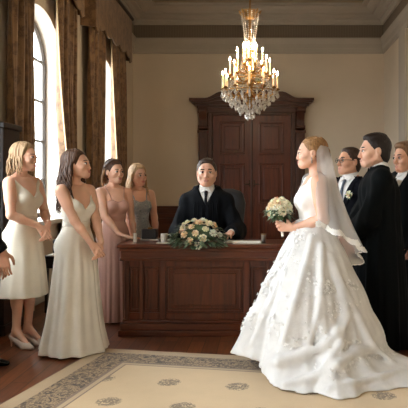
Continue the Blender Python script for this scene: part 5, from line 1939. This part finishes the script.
def bouquet():
    c = P(279.5, 211, 4.90)
    t = thing('bouquet', 'round bouquet of cream and peach roses held by the bride', 'bouquet', (c.x, c.y, c.z))
    rs = random.Random(11)
    m = MB(); m.tube([(.025, .0, -.20), (.012, 0, -.08), (0, 0, -.02)], [.011, .012, .018], 10); m.build('handle', M['ribbon'], t, 60)
    m = MB(); m.ball((0, 0, -.005), (.085, .085, .07), 2); m.build('foliage_base', M['leaf'], t, 180)
    n = 26
    for i in range(n):
        z = 1-(i+.5)/n*1.35; a = i*2.39996
        if z < -.42: continue
        q = math.sqrt(max(0, 1-z*z)); d = Vector((q*math.cos(a), q*math.sin(a), z))
        put_rose(t, d*.088+Vector((0, 0, .008)), d, rs.uniform(.033, .043), rs)
    m = MB()
    for i in range(70):
        a = rs.uniform(0, 2*PI); z = rs.uniform(-.75, .15); q = math.sqrt(1-z*z)
        d = Vector((q*math.cos(a), q*math.sin(a), z))
        leaf(m, d*.07, d+Vector((0, 0, -.15)), (0, 0, 1), rs.uniform(.045, .075), .014, .2, rs.randrange(2))
    o = m.build('foliage', [M['leaf'], M['leaf2']], t, 180); o['kind'] = 'stuff'
bouquet()

def desk_flowers():
    c = P(199, 240, 5.945)
    t = thing('flower_arrangement', 'long low arrangement of cream roses and grey-green leaves on the desk', 'flowers', (c.x, c.y, .8775))
    rs = random.Random(5)
    m = MB(); m.lathe([(.06, 0), (.08, .008), (.085, .04), (.08, .045), (.07, .03), (.01, .028)], 24); m.build('dish', M['black'], t, 60)
    m = MB(); m.ball((0, 0, .08), (.185, .088, .077), 2); m.ball((0, 0, .12), (.12, .06, .07), 2); m.build('foliage_base', M['leaf'], t, 180)
    n = 0
    for i in range(40):
        a = i*2.39996; z = 1-(i+.5)/40*1.15
        q = math.sqrt(max(0, 1-z*z)); d = Vector((q*math.cos(a), q*math.sin(a), z))
        p = Vector((d.x*.232, d.y*.12, .055+d.z*.175))
        if d.y < -.25: p.z -= .075*(-d.y-.25)
        if p.z < (.035 if p.y > -.11 else -.035) or (d.y > .45 and z < .3): continue
        if i % 2 and abs(d.x) > .75: continue
        put_rose(t, p, (d.x*.8, d.y*1.1-.25, d.z+.15), rs.uniform(.032, .040), rs); n += 1
    m = MB()
    for i in range(330):
        a = rs.uniform(0, 2*PI); z = rs.uniform(-.25, .9) if i % 3 == 0 else rs.uniform(-.25, .25)
        q = math.sqrt(1-z*z); d = Vector((q*math.cos(a), q*math.sin(a), z))
        p = Vector((d.x*.20, d.y*.10, .06+d.z*.125))
        if d.y > .5: continue
        side = abs(d.x)
        if d.y < -.3: p.z -= .06*(-d.y)
        L = rs.uniform(.05, .09)+.05*side*(.3 if d.x > .5 and d.y > -.4 else 1)
        dd = Vector((d.x*1.3, d.y-.15, .1+.35*d.z))
        leaf(m, p, dd, (0, 0, 1), L, rs.uniform(.008, .016), rs.uniform(.1, .55) if (p.y > -.03) else .35, 0 if rs.random() < .4 else 1)
    for v in m.bm.verts:
        if v.co.y > -.082 and v.co.z < .004: v.co.z = .004
    o = m.build('foliage', [M['leaf'], M['leaf2']], t, 180); o['kind'] = 'stuff'
    return n
desk_flowers()

# the groom's buttonhole
def buttonhole():
    root, b, p = GROOM
    rs = random.Random(3)
    rt = put_rose(b, (0, -.012, 0), (.1, -1, .25), .036, rs, 0)
    m = MB()
    for a in (200, 255, 300, 340): leaf(m, (0, 0, 0), (math.cos(R_(a))*.8, -.4, math.sin(R_(a))), (0, -1, 0), .055, .013, .1)
    m.build('leaf', M['leaf'], b, 180)
buttonhole()
# ------------------------------------------------------------------ daylight and view
w = bpy.data.worlds.new('daylight'); SC.world = w; w.use_nodes = True
wn = w.node_tree.nodes; wl = w.node_tree.links
bg = wn['Background']
tc = wn.new('ShaderNodeTexCoord'); sx = wn.new('ShaderNodeSeparateXYZ'); rp = wn.new('ShaderNodeValToRGB')
rp.color_ramp.elements[0].position = .44; rp.color_ramp.elements[0].color = (.34, .33, .31, 1)
rp.color_ramp.elements[1].position = .52; rp.color_ramp.elements[1].color = (.88, .95, 1.0, 1)
mm = wn.new('ShaderNodeMath'); mm.operation = 'MULTIPLY_ADD'; mm.inputs[1].default_value = .5; mm.inputs[2].default_value = .5
wl.new(tc.outputs['Generated'], sx.inputs[0]); wl.new(sx.outputs[2], mm.inputs[0]); wl.new(mm.outputs[0], rp.inputs[0]); wl.new(rp.outputs[0], bg.inputs[0])
bg.inputs[1].default_value = 11.5
for i, c in enumerate(WY):
    L = bpy.data.lights.new('window_daylight', 'AREA'); L.shape = 'RECTANGLE'; L.size = 2*WH; L.size_y = SPR+RISE-SILL
    L.cycles.is_portal = True
    o = bpy.data.objects.new('window_daylight', L); COL.objects.link(o)
    o.location = (XL-DEEP-.045, c, (SILL+SPR+RISE)/2); o.rotation_euler = (0, -PI/2, 0)
    o['kind'] = 'helper'
vs = SC.view_settings
SC.display_settings.display_device = 'sRGB'
vs.view_transform = 'Standard'; vs.look = 'None'; vs.gamma = 1.0; vs.use_curve_mapping = False
vs.exposure = 0.8
SC.cycles.use_denoising = True
SC.cycles.max_bounces = 8
SC.cycles.diffuse_bounces = 5
SC.cycles.transparent_max_bounces = 16
SC.cycles.sample_clamp_indirect = 6.0
SC.cycles.caustics_reflective = False
SC.cycles.caustics_refractive = False
